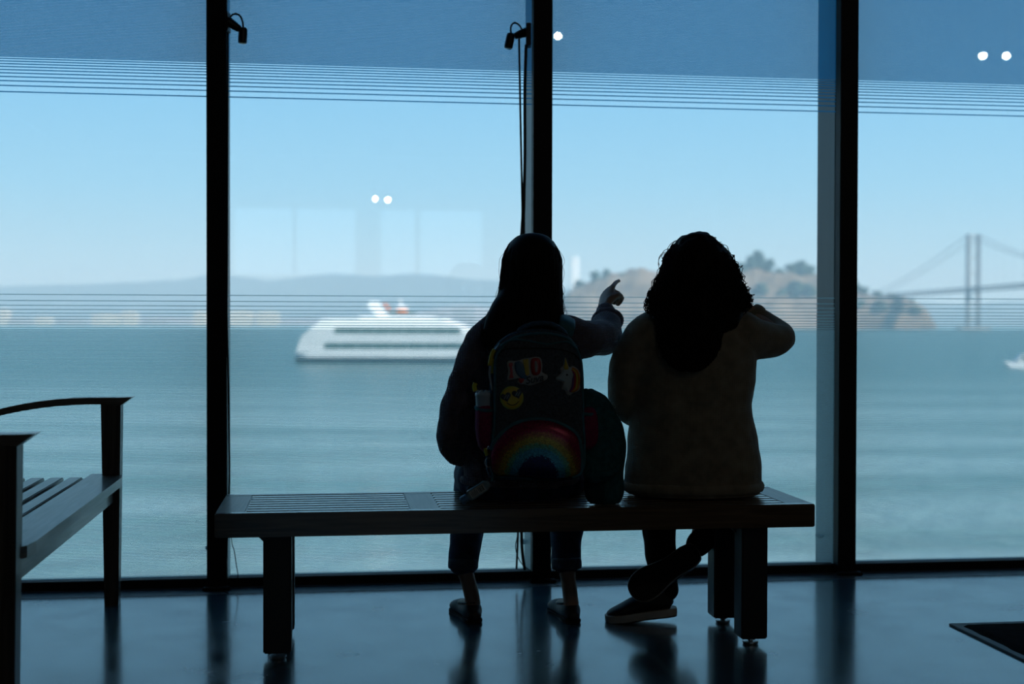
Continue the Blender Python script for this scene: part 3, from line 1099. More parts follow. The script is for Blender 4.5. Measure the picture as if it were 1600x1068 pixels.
def clip_lamp(lab, plate, arm, head, loop, Y, rad):
    p0 = P(*plate[0], Y)
    t = empty('spot_lamp', p0, 0, lab, 'lamp', 'spot lamps on the mullions')
    a, b = P(*plate[0], Y), P(*plate[1], Y)
    build('clamp_plate', MB().bbox((min(a.x, b.x), Y - .03, min(a.z, b.z)), (max(a.x, b.x), Y + .03, max(a.z, b.z)), .002), M['lamp_black'], t)
    build('arm', MB().tube(px_path(arm, Y), [(.026, .018), (.020, .016), (.010, .012)], 10, side=V((0, 1, 0)), sub=3), M['lamp_black'], t, smooth=True)
    h0, h1 = P(*head[0], Y - .01), P(*head[1], Y - .01)
    L = (h1 - h0).length
    hd = build('lamp_head', MB().lathe(h0, h1 - h0, [(0, rad * .6), (.004, rad * .92), (.012, rad), (L - .006, rad), (L, rad * .93)], 18), M['lamp_black'], t)
    build('lens', MB().lathe(h1 - (h1 - h0).normalized() * 0.001, h1 - h0, [(0, rad * .84), (.002, rad * .84), (.004, rad * .6)], 18), M['lamp_lens'], hd)
    build('loop_wire', MB().tube(px_path(loop, Y), .0035, 8, sub=5), M['cord'], t, smooth=True)
    return t


clip_lamp('black spot lamp on the left mullion pointing straight down', ((354.5, 50), (358, 19)), [(356, 33), (366, 40), (375, 46)], ((380, 43), (379, 67)),
          [(359, 32), (361, 25), (368, 21.5), (375, 25), (379, 34), (380, 44)], 5.02, 0.0165)
clip_lamp('black spot lamp on the middle mullion tilted to the left', ((822, 73), (830, 38)), [(824, 50), (814, 53), (804, 57)], ((799, 52), (794, 75)),
          [(816, 47), (811, 39), (804, 35.5), (799, 40), (798, 47), (799, 54)], 5.19, 0.0165)


def cord(lab, pts, Y, r):
    mb_ = MB().tube(px_path(pts, Y), r, 7, sub=5)
    return centred('power_cord', mb_, M['cord'], smooth=True, label=lab, cat='cord')


cord('black cord hanging from the left lamp along the mullion edge', [(356, 50), (355.5, 200), (355, 400), (354.5, 480), (355, 520), (357, 600), (358, 680), (358.5, 740), (357, 800), (354.5, 850), (354, 872)], 5.055, .0035)
cord('thin wire dangling beside the left mullion under the bench', [(357, 760), (360, 800), (362, 845), (366, 860), (369, 880), (372, 901), (368, 906)], 5.06, .0016)
cord('black cord hanging straight from the middle lamp', [(811, 60), (812.5, 150), (814.5, 250), (816, 330), (815, 352), (812, 420), (811, 600), (810, 760), (809, 840), (807, 888)], 5.20, .0042)
cord('thicker dark cable taped to the middle mullion', [(822, 70), (820, 140), (820, 240), (818.5, 320), (818, 352), (819, 500), (818, 700), (815, 820), (816, 862), (820, 890)], 5.215, .0062)
cord('thin looping wire beside the middle mullion under the bench', [(813, 800), (808, 838), (805.5, 852), (808, 866), (815, 880), (826, 889), (838, 897)], 5.19, .0018)

# ------------------------------------------------------------------ ceiling track lamps deeper in the room (seen mirrored in the glass)
M['lamp_glow'] = mat('glowing_lamp_disc', (0.9, 0.75, 0.65), 0.5, var=0.0, emit=((1.0, 0.70, 0.62), 5.0))


LAMP_W = 9.0


def mirrored(px, py, dist):
    """place in the room whose mirror image in the glass lies at the pixel, dist away"""
    p = P(px, py, 10.0)
    d = (p - V((0, 0, CAM_H))).normalized()
    q = V((0, 0, CAM_H)) + d * dist
    k = (q - W0).dot(NV)
    return q - NV * (2 * k)


for i, (px, py, dist, lab) in enumerate([(1535, 86, 12.5, 'left lamp of the nearer pair on the ceiling behind the viewer'), (1572, 86, 12.5, 'right lamp of the nearer pair on the ceiling behind the viewer'),
                                         (586, 310, 22.0, 'left lamp of the distant pair on the ceiling behind the viewer'), (606, 311, 22.0, 'right lamp of the distant pair on the ceiling behind the viewer'),
                                         (872, 55, 11.0, 'single ceiling lamp behind the viewer')]):
    c = mirrored(px, py, dist)
    aim = (NV + V((0, 0, -0.45))).normalized()
    t = empty('ceiling_lamp', V((c.x, c.y, CEIL)), 0, lab, 'lamp', 'ceiling lamps behind the viewer')
    hd = build('lamp_head', MB().lathe(c - aim * 0.13, aim, [(0, .03), (.01, .04), (.12, .045), (.126, .04)], 16), M['lamp_black'], t)
    build('lamp_disc', MB().lathe(c - aim * 0.004, aim, [(0, .024), (.006, .024)], 16), M['lamp_glow'], hd)
    ld = bpy.data.lights.new('lamp_light', 'SPOT')
    ld.energy = LAMP_W
    ld.color = (1.0, 0.88, 0.72)
    ld.spot_size = R(100)
    ld.spot_blend = 0.6
    ld.shadow_soft_size = 0.022
    lo_ = bpy.data.objects.new('lamp_light', ld)
    COL.objects.link(lo_)
    lo_.parent = t
    lo_.location = c + aim * 0.02 - V((c.x, c.y, CEIL))
    lo_.rotation_euler = aim.to_track_quat('-Z', 'Y').to_euler()
    build('stem', MB().tube([c - aim * 0.07, V((c.x - aim.x * .07, c.y - aim.y * .07, CEIL))], .008, 8), M['lamp_black'], t)

# ------------------------------------------------------------------ people
M['skin'] = mat('skin', (0.36, 0.22, 0.15), 0.55, var=0.08, scale=12)
M['hair_black'] = mat('black_hair', (0.006, 0.005, 0.005), 0.6, var=0.3, scale=30, spec=0.15)
M['hair_brown'] = mat('dark_curly_hair', (0.008, 0.006, 0.005), 0.65, var=0.3, scale=30, spec=0.12)
M['knit_purple'] = knit('purple_grey_knit', (0.13, 0.115, 0.15), 420)
M['knit_beige'] = knit('olive_beige_knit', (0.25, 0.215, 0.15), 620, 0.35)
M['denim'] = mat('blue_denim', (0.022, 0.04, 0.085), 0.85, var=0.3, scale=30, bump=0.3, bscale=300)
M['denim_light'] = mat('turned_denim', (0.07, 0.095, 0.13), 0.85, var=0.3, scale=30, bump=0.3, bscale=300)
M['black_cloth'] = mat('black_trouser_cloth', (0.008, 0.008, 0.009), 0.9, var=0.2, scale=20, spec=0.15)
M['shoe_black'] = mat('black_shoe', (0.009, 0.009, 0.011), 0.55, var=0.2, scale=20)
M['shoe_white'] = mat('off_white_rubber', (0.42, 0.40, 0.35), 0.6, var=0.1, scale=20)
M['sole_dark'] = mat('dark_sole', (0.014, 0.013, 0.012), 0.8, var=0.2, scale=40)
M['eye'] = mat('eye_white', (0.6, 0.6, 0.58), 0.2, var=0.02)

UPV = V((0, 0, 1))


def hand(mb, wrist, fwd, palm_n, curl, s=1.0, thumb_side=1, point=None):
    """palm, four fingers and a thumb; fwd along the hand, palm_n out of the palm, curl per joint in degrees"""
    fwd = fwd.normalized()
    palm_n = (palm_n - fwd * palm_n.dot(fwd)).normalized()
    side = fwd.cross(palm_n) * thumb_side      # towards the thumb
    L = 0.085 * s
    mb.limb([wrist - fwd * 0.02, wrist + fwd * 0.03 * s, wrist + fwd * L], [(.024 * s, .018 * s), (.034 * s, .014 * s), (.038 * s, .012 * s)], 14, side=side, sub=3)
    spec_ = [(.027, .072, .0078), (.009, .080, .0082), (-.010, .074, .0078), (-.027, .058, .0068)]
    for k, (o, ln, r) in enumerate(spec_):
        c = 6 if (point and k == 0) else curl
        p = wrist + fwd * L + side * o * s
        d = point.normalized() if (point and k == 0) else fwd.copy()
        pts, rr = [p - fwd * 0.02, p], [r * s, r * s * 1.05]
        for seg, fr_ in ((0, .45), (1, .31), (2, .24)):
            d = Matrix.Rotation(R(c * (0.8 if seg == 0 else 1.0)), 3, fwd.cross(palm_n)) @ d
            p = p + d * ln * fr_ * s
            pts.append(p)
            rr.append(r * s * (1.0 - 0.08 * (seg + 1)))
        mb.limb(pts, rr, 10, side=side, sub=2)
    # thumb leaves the side of the palm near its base
    p = wrist + fwd * 0.025 * s + side * 0.024 * s
    if point:       # folded over the curled fingers
        q1 = p + (fwd * .75 + side * .35 + palm_n * .45).normalized() * .034 * s
        q2 = q1 + (fwd * .45 - side * .45 + palm_n * .75).normalized() * .028 * s
        q3 = q2 + (-side * .9 + palm_n * .15 - fwd * .1).normalized() * .022 * s
        mb.limb([p, q1, q2, q3], [.013 * s, .0108 * s, .0095 * s, .008 * s], 10, side=side, sub=2)
        return
    d = (fwd * 0.75 + side * 0.6 + palm_n * 0.25).normalized()
    q1 = p + d * 0.035 * s
    d2 = (fwd * 0.9 + side * 0.15 + palm_n * (0.3 + curl / 90)).normalized()
    q2 = q1 + d2 * 0.030 * s
    d3 = (fwd * 0.9 - side * 0.2 + palm_n * (0.4 + curl / 70)).normalized()
    mb.limb([p, q1, q2, q2 + d3 * 0.022 * s], [.013 * s, .0105 * s, .0092 * s, .008 * s], 10, side=side, sub=2)


def head(mb, c, fwd, up, s=1.0):
    """skull, jaw, nose, brow, lips, chin and ears"""
    fwd = fwd.normalized()
    side = fwd.cross(up).normalized()
    up = side.cross(fwd)
    rot = Matrix((side, fwd, up)).transposed()
    mb.ball(c + up * .018 * s, (.074 * s, .094 * s, .096 * s), 22, 16, rot)
    mb.ball(c + fwd * .028 * s - up * .045 * s, (.056 * s, .062 * s, .068 * s), 20, 14, rot)
    mb.ball(c + fwd * .070 * s - up * .092 * s, (.022 * s, .018 * s, .016 * s), 12, 8, rot)
    mb.limb([c + fwd * .090 * s + up * .012 * s, c + fwd * .104 * s - up * .020 * s, c + fwd * .108 * s - up * .032 * s], [.009 * s, .012 * s, .014 * s], 10, side=side, sub=3)
    for q in (-1, 1):
        mb.ball(c + fwd * .100 * s - up * .034 * s + side * q * .012 * s, (.009 * s, .010 * s, .008 * s), 10, 6, rot)
        mb.limb([c + fwd * .083 * s + up * .026 * s + side * q * .010 * s, c + fwd * .080 * s + up * .028 * s + side * q * .045 * s], [.008 * s, .007 * s], 8, side=up, sub=2)
        mb.ball(c - fwd * .006 * s - up * .012 * s + side * q * .078 * s, (.009 * s, .020 * s, .032 * s), 12, 8, rot)
    for dz, r in ((-.056, .0075), (-.067, .0085)):
        mb.limb([c + fwd * .080 * s + up * dz * s - side * .022 * s, c + fwd * .092 * s + up * dz * s, c + fwd * .080 * s + up * dz * s + side * .022 * s], [r * .6 * s, r * s, r * .6 * s], 8, side=up, sub=3)
    return rot


def eyes(parent, c, fwd, up, s=1.0):
    side = fwd.cross(up).normalized()
    for q in (-1, 1):
        build('eye', MB().ball(c + fwd * .076 * s + up * .006 * s + side * q * .031 * s, (.0115 * s,) * 3, 10, 8), M['eye'], parent, smooth=True)


def shoe_frame(heel, toe_dir, up):
    x = toe_dir.normalized()
    z = (up - x * up.dot(x)).normalized()
    y = z.cross(x)
    m = Matrix((x, y, z)).transposed().to_4x4()
    m.translation = heel
    return m


def outline_sole(L, wd):
    pts = []
    prof = catmull([(0, .0), (.004, .22), (.02, .46), (.06, .64), (.18, .75), (.38, .70), (.55, .82), (.72, 1.0), (.86, .93), (.95, .66), (.985, .40), (.998, .16), (1.0, 0)], 3)
    for t, w in prof:
        pts.append((t * L, max(w, 0) * wd / 2))
    return [V((x, y, 0)) for x, y in pts] + [V((x, -y, 0)) for x, y in pts[-2:0:-1]]


def sneaker(parent, frame, L, wd, lab=None):
    up = MB()
    secs = [(.02, .028, .030, .045), (.06, .033, .038, .052), (.11, .033, .036, .050), (.15, .038, .030, .042), (.19, .040, .022, .033), (.225, .032, .015, .027), (.242, .014, .008, .022)]
    k = L / 0.25
    up.tube([V((x * k, 0, z)) for x, a, b, z in secs], [(a * wd / .09, b) for x, a, b, z in secs], 16, side=V((0, 1, 0)), sub=3)
    up.tube([V((.055 * k, 0, .04)), V((.05 * k, 0, .085)), V((.048 * k, 0, .10))], [(.036, .046), (.036, .044), (.038, .046)], 16, side=V((0, 1, 0)), sub=2)
    up.moved(frame)
    o = fuse('shoe', up, M['shoe_black'], parent, 0.005, 3)
    sole = MB().puff(outline_sole(L, wd), [(0.98, 0.0), (1.0, 0.004), (1.0, 0.022), (0.99, 0.024)], V((0, 0, 1)))
    sole.moved(frame)
    build('sole_rim', sole, M['shoe_white'], o)
    tread = MB().puff(outline_sole(L * .985, wd * .94), [(1.0, -0.004), (1.0, 0.001)], V((0, 0, 1))).moved(Matrix.Translation(frame.to_3x3() @ V((L * .008, 0, 0))) @ frame)
    build('tread', tread, M['sole_dark'], o)
    for j in range(5):
        x = (.105 + .017 * j) * k
        z = .083 - .0078 * j
        lc = MB().tube([V((x, -.020, z - .012)), V((x + .003, -.010, z)), V((x + .003, .010, z)), V((x, .020, z - .012))], .0026, 6, sub=3).moved(frame)
        build('lace', lc, M['shoe_white'] if j > 1 else M['shoe_black'], o, smooth=True)
    return o


def flat_shoe(parent, frame, L, wd):
    up = MB()
    secs = [(.004, .024, .022, .026), (.03, .033, .034, .036), (.06, .034, .033, .034), (.11, .034, .026, .028), (.15, .041, .026, .028), (.19, .042, .022, .024), (.22, .030, .014, .018), (.232, .012, .007, .014)]
    up.limb([V((x, 0, z)) for x, a, b, z in secs], [(a, b) for x, a, b, z in secs], 16, side=V((0, 1, 0)), sub=3)
    up.moved(frame)
    o = fuse('shoe', up, M['shoe_black'], parent, 0.0045, 3)
    sole = MB().puff(outline_sole(L, wd), [(0.98, 0.0), (1.0, 0.003), (1.0, 0.009), (0.98, 0.011)], V((0, 0, 1))).moved(frame)
    s_ = build('sole', sole, M['sole_dark'], o)
    build('heel_block', MB().bbox((.002, -.027, -.0), (.055, .027, .016), .003).moved(frame), M['sole_dark'], o)
    pts = [V((.012 + .02 * (1 - math.cos(a)) * 3.2, .033 * math.sin(a), .066 - .012 * (1 - math.cos(a)))) for a in [2 * math.pi * k / 20 for k in range(20)]]
    build('opening_trim', MB().tube(pts, .0035, 6, closed=True).moved(frame), M['shoe_black'], o, smooth=True)
    return o


class Sheath:
    """stack of ellipses (centre, half width, half depth) hair hangs around"""
    def __init__(self, secs, side, fwd):
        self.c = catmull([(*c, a, b) for c, a, b in secs], 8)
        self.side, self.fwd = side, fwd

    def at(self, t, phi, off=1.0):
        x = t * (len(self.c) - 1)
        i = min(int(x), len(self.c) - 2)
        f = x - i
        v = [a + (b - a) * f for a, b in zip(self.c[i], self.c[i + 1])]
        return V(v[:3]) + self.side * (math.cos(phi) * v[3] * off) + self.fwd * (math.sin(phi) * v[4] * off)


# ---------------------------------------------------------------- pointing person with long straight hair
FW = NV.copy()
SD = TV.copy()
girl = empty('person', P(815, 775, 4.30), TH, 'person with long straight dark hair pointing out, in purple grey knit sweater and jeans', 'person')
g_head = P(832, 430, 4.27)
g_neck = P(831, 492, 4.24)
g_sh = {-1: P(762, 524, 4.23), 1: P(902, 524, 4.25)}
g_pel = P(813, 738, 4.30)
g_el = {-1: P(711, 668, 4.25), 1: P(946, 524, 4.42)}
g_wr = {-1: P(757, 716, 4.44), 1: P(946, 486, 4.59)}
g_hip = {-1: P(772, 748, 4.33), 1: P(856, 748, 4.35)}
g_kn = {-1: P(742, 738, 4.68), 1: P(884, 738, 4.70)}
g_an = {-1: P(731, 905, 4.495), 1: P(888, 905, 4.515)}
g_cf = {-1: P(724, 874, 4.51), 1: P(885, 874, 4.53)}
body = MB()
body.limb([g_pel, P(817, 670, 4.27), P(824, 580, 4.25), P(829, 528, 4.24)], [(.155, .10), (.13, .09), (.145, .10), (.12, .075)], 20, side=SD, sub=4)
body.limb([P(830, 530, 4.24), g_neck, g_head - V((0, 0, .05))], [(.06, .055), (.048, .05), (.05, .055)], 14, side=SD, sub=3)
head(body, g_head, FW, UPV)
for s in (-1, 1):
    body.limb([g_sh[s], g_sh[s].lerp(g_el[s], .5), g_el[s], g_el[s].lerp(g_wr[s], .5), g_wr[s]], [.045, .041, .034, .031, .024], 12, sub=3)
    body.limb([g_hip[s], g_hip[s].lerp(g_kn[s], .5), g_kn[s], g_kn[s].lerp(g_cf[s], .5), g_cf[s], g_an[s]], [.070, .062, .048, .042, .031, .026], 14, sub=3)
heel = {-1: P(742, 971, 4.47), 1: P(896, 971, 4.47)}
for s in (-1, 1):
    heel[s].z = 0.0
ft_dir = {-1: V((-.28, .96, 0)).normalized(), 1: V((-.22, .97, 0)).normalized()}
for s in (-1, 1):
    a = heel[s] + ft_dir[s] * 0.038 + UPV * .05
    body.limb([g_an[s], a + UPV * .03, a, heel[s] + ft_dir[s] * .09 + UPV * .045, heel[s] + ft_dir[s] * .19 + UPV * .025], [.026, .026, .028, (.028, .024), (.034, .014)], 12, side=SD, sub=3)
pt = P(956, 444, 4.82) - g_wr[1]
hand(body, P(943, 485, 4.60), P(949, 457, 4.672) - P(943, 485, 4.60), V((.85, .35, -.40)), 84, 1.16, thumb_side=-1, point=V((.02, .085, .038)))
hand(body, g_wr[-1], (V((.35, .8, -.25))), V((0, 0.2, -1)), 22, .95, thumb_side=1)
gb_ = fuse('body', body, M['skin'], girl, 0.0042, 3)
eyes(gb_, g_head, FW, UPV)

swt = MB()
swt.limb([P(812, 742, 4.29), P(814, 715, 4.285), P(817, 660, 4.265), P(823, 580, 4.25), P(828, 530, 4.24), P(830, 505, 4.24)], [(.182, .128), (.180, .125), (.165, .118), (.172, .118), (.155, .095), (.085, .066)], 26, side=SD, sub=4)
s = -1
e = g_el[s]
swt.limb([g_sh[s] + V((.035, 0, .012)), g_sh[s] + V((-.012, 0, -.035)), g_sh[s].lerp(e, .55) + V((-.008, 0, 0)), e + V((.0, 0, .0)), P(716, 700, 4.30), e.lerp(g_wr[s], .62), g_wr[s] - (g_wr[s] - e) * .08],
         [.066, .066, .062, .058, .054, .048, .036], 18, sub=4)
s = 1
e = g_el[s]
swt.limb([g_sh[s] + V((-.04, 0, .008)), g_sh[s] + V((.01, .02, -.010)), g_sh[s].lerp(e, .6) + V((0, 0, -.008)), e + V((.0, .01, -.006)), P(948, 513, 4.49), P(948, 500, 4.54), P(947, 494, 4.56)],
         [.060, .060, .058, .058, .053, .046, .040], 20, sub=4)
gs = fuse('sweater', swt, M['knit_purple'], girl, 0.0065, 5, wrinkle=[(.006, 9, 9, 16, 3.0), (.003, 24, 24, 30, 9.0)])
for s, w0, w1, r in ((1, P(947, 495, 4.56), P(946, 482, 4.59), .029), (-1, g_wr[-1] - (g_wr[-1] - g_el[-1]) * .10, g_wr[-1], .036)):
    build('cuff', MB().tube([w0, w0.lerp(w1, .25), w0.lerp(w1, .8), w1], [r * 1.12, r * 1.2, r * 1.1, r * .98], 18, sub=2), M['knit_purple'], gs, smooth=True)
# soft collar of folded knit round the sleeve mouth
d_, s_, q_ = basis(P(946, 482, 4.59) - P(948, 500, 4.54), V((1, 0, 0)))
cc = P(949, 501, 4.535)
build('turned_sleeve', MB().tube([cc + s_ * math.cos(a) * .043 + q_ * math.sin(a) * .040 for a in [2 * math.pi * k / 24 for k in range(24)]], .013, 10, closed=True), M['knit_purple'], gs, smooth=True)
build('hem', MB().tube([P(812, 748, 4.29) + SD * .180 * math.cos(a) + FW * .126 * math.sin(a) for a in [2 * math.pi * k / 40 for k in range(40)]], .013, 8, closed=True), M['knit_purple'], gs, smooth=True)

jn = MB()
jn.limb([P(812, 755, 4.29), P(813, 725, 4.29)], [(.178, .125), (.165, .115)], 22, side=SD, sub=4)
for s in (-1, 1):
    hp = g_hip[s] + SD * s * .012
    kn = g_kn[s]
    cf = P(724 if s < 0 else 885, 876, 4.51 if s < 0 else 4.53)
    jn.limb([hp + SD * s * .01, hp.lerp(kn, .5) + SD * s * .01, kn, kn.lerp(cf, .35), kn.lerp(cf, .75), cf], [(.098, .085), (.088, .082), .070, .064, .056, .051], 18, side=SD, sub=4)
# seat of the jeans stays above the planks
gj = fuse('jeans', jn, M['denim'], girl, 0.0065, 4, wrinkle=[(.005, 10, 10, 20, 5.0)])
for v in gj.data.vertices:
    w_ = PM[girl] @ v.co
    if BZ - .055 < w_.z < BZ + .004 and w_.y < 4.50:
        v.co.z += (BZ + .004) - w_.z
for s in (-1, 1):
    a, b = P(724 if s < 0 else 885, 871, 4.51), P(723.5 if s < 0 else 885.5, 889, 4.505)
    build('turn_up', MB().tube([a, a.lerp(b, .1), a.lerp(b, .5), a.lerp(b, .92), b], [.044, .0495, .051, .0495, .040], 20, sub=2), M['denim_light'], gj, smooth=True)
for s in (-1, 1):
    flat_shoe(girl, shoe_frame(heel[s], ft_dir[s], UPV), 0.235, 0.088)

# straight hair
sh = Sheath([(P(831, 367, 4.27), .012, .012), (P(831, 372, 4.268), .052, .062), (P(831, 386, 4.262), .076, .092), (P(831, 405, 4.255), .090, .102), (P(830.5, 428, 4.25), .0915, .100),
             (P(829, 455, 4.235), .095, .090), (P(826, 476, 4.215), .103, .075), (P(821, 496, 4.19), .116, .062), (P(818, 518, 4.165), .125, .048), (P(819, 545, 4.145), .118, .032), (P(824, 575, 4.138), .10, .022)], SD, FW)
hv = MB()
hv.tube([V(c[:3]) for c in sh.c], [(c[3], c[4]) for c in sh.c], 28, side=SD)
gh = fuse('hair', hv, M['hair_black'], girl, 0.006, 2)
st = MB()
rnd = random.Random(11)
for k in range(230):
    phi = rnd.uniform(math.pi * 0.93, math.pi * 2.07)
    t0, t1 = rnd.uniform(.02, .35), rnd.uniform(.72, 1.0)
    off = rnd.uniform(.97, 1.035)
    pts = []
    dphi = rnd.uniform(-.10, .10)
    for j in range(11):
        f = j / 10
        pts.append(sh.at(t0 + (t1 - t0) * f, phi + dphi * f + .02 * math.sin(f * 9 + k), off + .012 * math.sin(f * 7 + k)))
    st.tube(pts, [.0012] + [.0024] * 8 + [.0016, .0005], 5)
build('strands', st, M['hair_black'], gh, smooth=True, kind='stuff')
fl = MB()
for k in range(34):
    sgn = rnd.choice((-1, 1))
    phi = (math.pi * 1.03 if sgn < 0 else math.pi * 1.97) + rnd.uniform(-.25, .25)
    t0 = rnd.uniform(.1, .6)
    pts = [sh.at(min(1, t0 + .32 * j / 6), phi + rnd.uniform(-.03, .03), 1.0 + rnd.uniform(.0, .16) * math.sin(j / 6 * 3.0)) for j in range(7)]
    fl.tube(pts, .00055, 4, sub=3)
build('loose_hairs', fl, M['hair_black'], gh, smooth=True, kind='stuff')

# ---------------------------------------------------------------- person with long curly hair
woman = empty('person', P(1082, 770, 4.36), TH, 'person with long curly dark hair in olive beige sweater, legs crossed, elbow raised', 'person')
FW2 = (NV * .98 + TV * .12).normalized()
SD2 = V((FW2.y, -FW2.x, 0))
w_head = P(1090, 428, 4.34)
w_neck = P(1088, 488, 4.31)
w_sh = {-1: P(1008, 522, 4.30), 1: P(1154, 518, 4.33)}
w_el = {-1: P(979, 632, 4.36), 1: P(1222, 531, 4.40)}
w_wr = {-1: P(1030, 668, 4.56), 1: P(1176, 489, 4.52)}
w_pel = P(1084, 734, 4.36)
w_hip = {-1: P(1040, 742, 4.40), 1: P(1128, 742, 4.42)}
w_kn = {-1: P(1030, 735, 4.80), 1: P(1120, 705, 4.80)}
# the leg on the floor turns its foot to the left; the other is folded back over it
fA = shoe_frame(P(1058, 958, 4.52), P(948, 971, 4.50) - P(1058, 958, 4.52), UPV)
fA.translation.z = max(fA.translation.z, 0.012)
tdB = (P(985, 920, 4.43) - P(1088, 852, 4.43))
fB = shoe_frame(P(1091, 858, 4.415), tdB, V((.22, .92, -.22)))
w_anA = P(1036, 905, 4.53)
w_anB = P(1092, 842, 4.475)
body = MB()
body.limb([w_pel, P(1084, 665, 4.34), P(1084, 575, 4.32), P(1084, 525, 4.31)], [(.175, .115), (.155, .105), (.165, .11), (.13, .08)], 20, side=SD2, sub=4)
body.limb([P(1085, 528, 4.31), w_neck, w_head - V((0, 0, .05))], [(.065, .06), (.052, .053), (.054, .058)], 14, side=SD2, sub=3)
head(body, w_head, (FW2 + V((0, 0, -.05))).normalized(), UPV, 1.02)
for s in (-1, 1):
    body.limb([w_sh[s], w_sh[s].lerp(w_el[s], .5), w_el[s], w_el[s].lerp(w_wr[s], .5), w_wr[s]], [.050, .046, .036, .027, .022], 12, sub=3)
body.limb([w_hip[-1], w_hip[-1].lerp(w_kn[-1], .5), w_kn[-1], w_kn[-1].lerp(w_anA, .4), w_anA, fA @ V((.05, 0, .05)), fA @ V((.11, 0, .040)), fA @ V((.16, 0, .030))],
          [.080, .070, .052, .044, .028, .026, (.024, .018), (.022, .010)], 14, sub=3)
body.limb([w_hip[1], w_hip[1].lerp(w_kn[1], .5), w_kn[1], w_kn[1].lerp(w_anB, .4), w_anB, fB @ V((.05, 0, .05)), fB @ V((.11, 0, .040)), fB @ V((.16, 0, .030))],
          [.080, .070, .052, .044, .028, .026, (.024, .018), (.022, .010)], 14, sub=3)
hand(body, w_wr[1], w_head + V((.055, .09, -.045)) - w_wr[1], V((-.7, -.5, .1)), 30, 1.0, thumb_side=-1)
hand(body, w_wr[-1], V((.6, .7, -.2)), V((.1, .1, -1)), 24, 1.0, thumb_side=1)
wb_ = fuse('body', body, M['skin'], woman, 0.0042, 3)
eyes(wb_, w_head, FW2, UPV, 1.02)

swt = MB()
swt.limb([P(1082, 752, 4.355), P(1083, 725, 4.35), P(1082, 690, 4.345), P(1079, 640, 4.335), P(1081, 590, 4.325), P(1084, 540, 4.315), P(1086, 505, 4.31), P(1087, 488, 4.31)],
         [(.224, .150), (.222, .150), (.211, .145), (.198, .135), (.206, .130), (.198, .12), (.140, .09), (.075, .065)], 30, side=SD2, sub=4)
s = -1
swt.limb([w_sh[s] + V((.06, 0, .02)), w_sh[s] + V((-.0, .0, -.015)), P(985, 572, 4.31), P(977, 612, 4.33), P(982, 634, 4.37), w_el[s].lerp(w_wr[s], .5), w_wr[s] - (w_wr[s] - w_el[s]) * .05],
         [.070, .074, .068, .060, .055, .048, .038], 18, sub=4)
s = 1
swt.limb([w_sh[s] + V((-.05, 0, .02)), w_sh[s] + V((.01, 0, -.012)), P(1188, 531, 4.36), P(1217, 531, 4.395), P(1216, 521, 4.45), P(1199, 505, 4.49), P(1182, 493, 4.515)],
         [.076, .078, .064, .053, .046, .037, .032], 20, sub=4)
ws = fuse('sweater', swt, M['knit_beige'], woman, 0.0065, 5, wrinkle=[(.006, 8, 8, 13, 1.0), (.0025, 20, 20, 26, 4.0)])
for v in ws.data.vertices:
    w_ = PM[woman] @ v.co
    if w_.z < BZ + .006 and w_.y < 4.6:
        v.co.z += (BZ + .006) - w_.z
build('cuff', MB().tube([P(1185, 495, 4.51), P(1180, 491.5, 4.517), P(1175, 488, 4.524)], [.037, .038, .034], 16, sub=2), M['knit_beige'], ws, smooth=True)
a, b = w_el[-1].lerp(w_wr[-1], .9), w_wr[-1]
build('cuff', MB().tube([a, a.lerp(b, .5), b], [.040, .041, .037], 16, sub=2), M['knit_beige'], ws, smooth=True)
hm_ = [P(1082, 758, 4.36) + SD2 * .221 * math.cos(a) + FW2 * .150 * math.sin(a) for a in [2 * math.pi * k / 44 for k in range(44)]]
build('hem', MB().tube(hm_, [(.017, .012)] * 44, 10, side=UPV, closed=True), M['knit_beige'], ws, smooth=True)

tr_ = MB()
tr_.limb([P(1085, 760, 4.37), P(1084, 725, 4.36)], [(.200, .14), (.18, .125)], 22, side=SD2, sub=4)
tr_.limb([w_hip[-1] - SD2 * .02, w_hip[-1].lerp(w_kn[-1], .5), w_kn[-1], P(1030, 800, 4.68), P(1031, 850, 4.60), P(1036, 900, 4.54), P(1038, 918, 4.53)], [(.105, .09), (.095, .088), .074, .064, .056, .050, .050], 18, side=SD2, sub=4)
tr_.limb([w_hip[1] + SD2 * .02, w_hip[1].lerp(w_kn[1], .5), w_kn[1], P(1140, 770, 4.70), P(1122, 815, 4.57), P(1102, 838, 4.49), P(1090, 850, 4.47)], [(.105, .09), (.095, .088), .074, .064, .052, .044, .042], 18, side=SD2, sub=4)
wt = fuse('trousers', tr_, M['black_cloth'], woman, 0.0065, 4, wrinkle=[(.004, 10, 10, 20, 8.0)])
for v in wt.data.vertices:
    w_ = PM[woman] @ v.co
    if BZ - .06 < w_.z < BZ + .004 and w_.y < 4.56:
        v.co.z += max(0, (BZ + .004) - w_.z)
sneaker(woman, fA, 0.245, 0.090)
sneaker(woman, fB, 0.268, 0.108)

# curly hair
sh = Sheath([(P(1088, 364, 4.335), .012, .012), (P(1090, 371, 4.332), .042, .06), (P(1089, 384, 4.326), .075, .094), (P(1090, 399, 4.32), .100, .106), (P(1093, 420, 4.312), .118, .112),
             (P(1093, 443, 4.30), .134, .108), (P(1094, 464, 4.28), .150, .096), (P(1090, 481, 4.255), .148, .082), (P(1084, 497, 4.232), .118, .066), (P(1079, 517, 4.213), .098, .052),
             (P(1078, 545, 4.197), .086, .038), (P(1077, 566, 4.188), .060, .028), (P(1077, 580, 4.184), .022, .018)], SD2, FW2)
hv = MB()
hv.tube([V(c[:3]) for c in sh.c], [(c[3] * .95, c[4]) for c in sh.c], 28, side=SD2)
wh = fuse('hair', hv, M['hair_brown'], woman, 0.0065, 2, wrinkle=[(.008, 26, 26, 22, 2.0), (.004, 60, 60, 40, 2.5)])
st = MB()
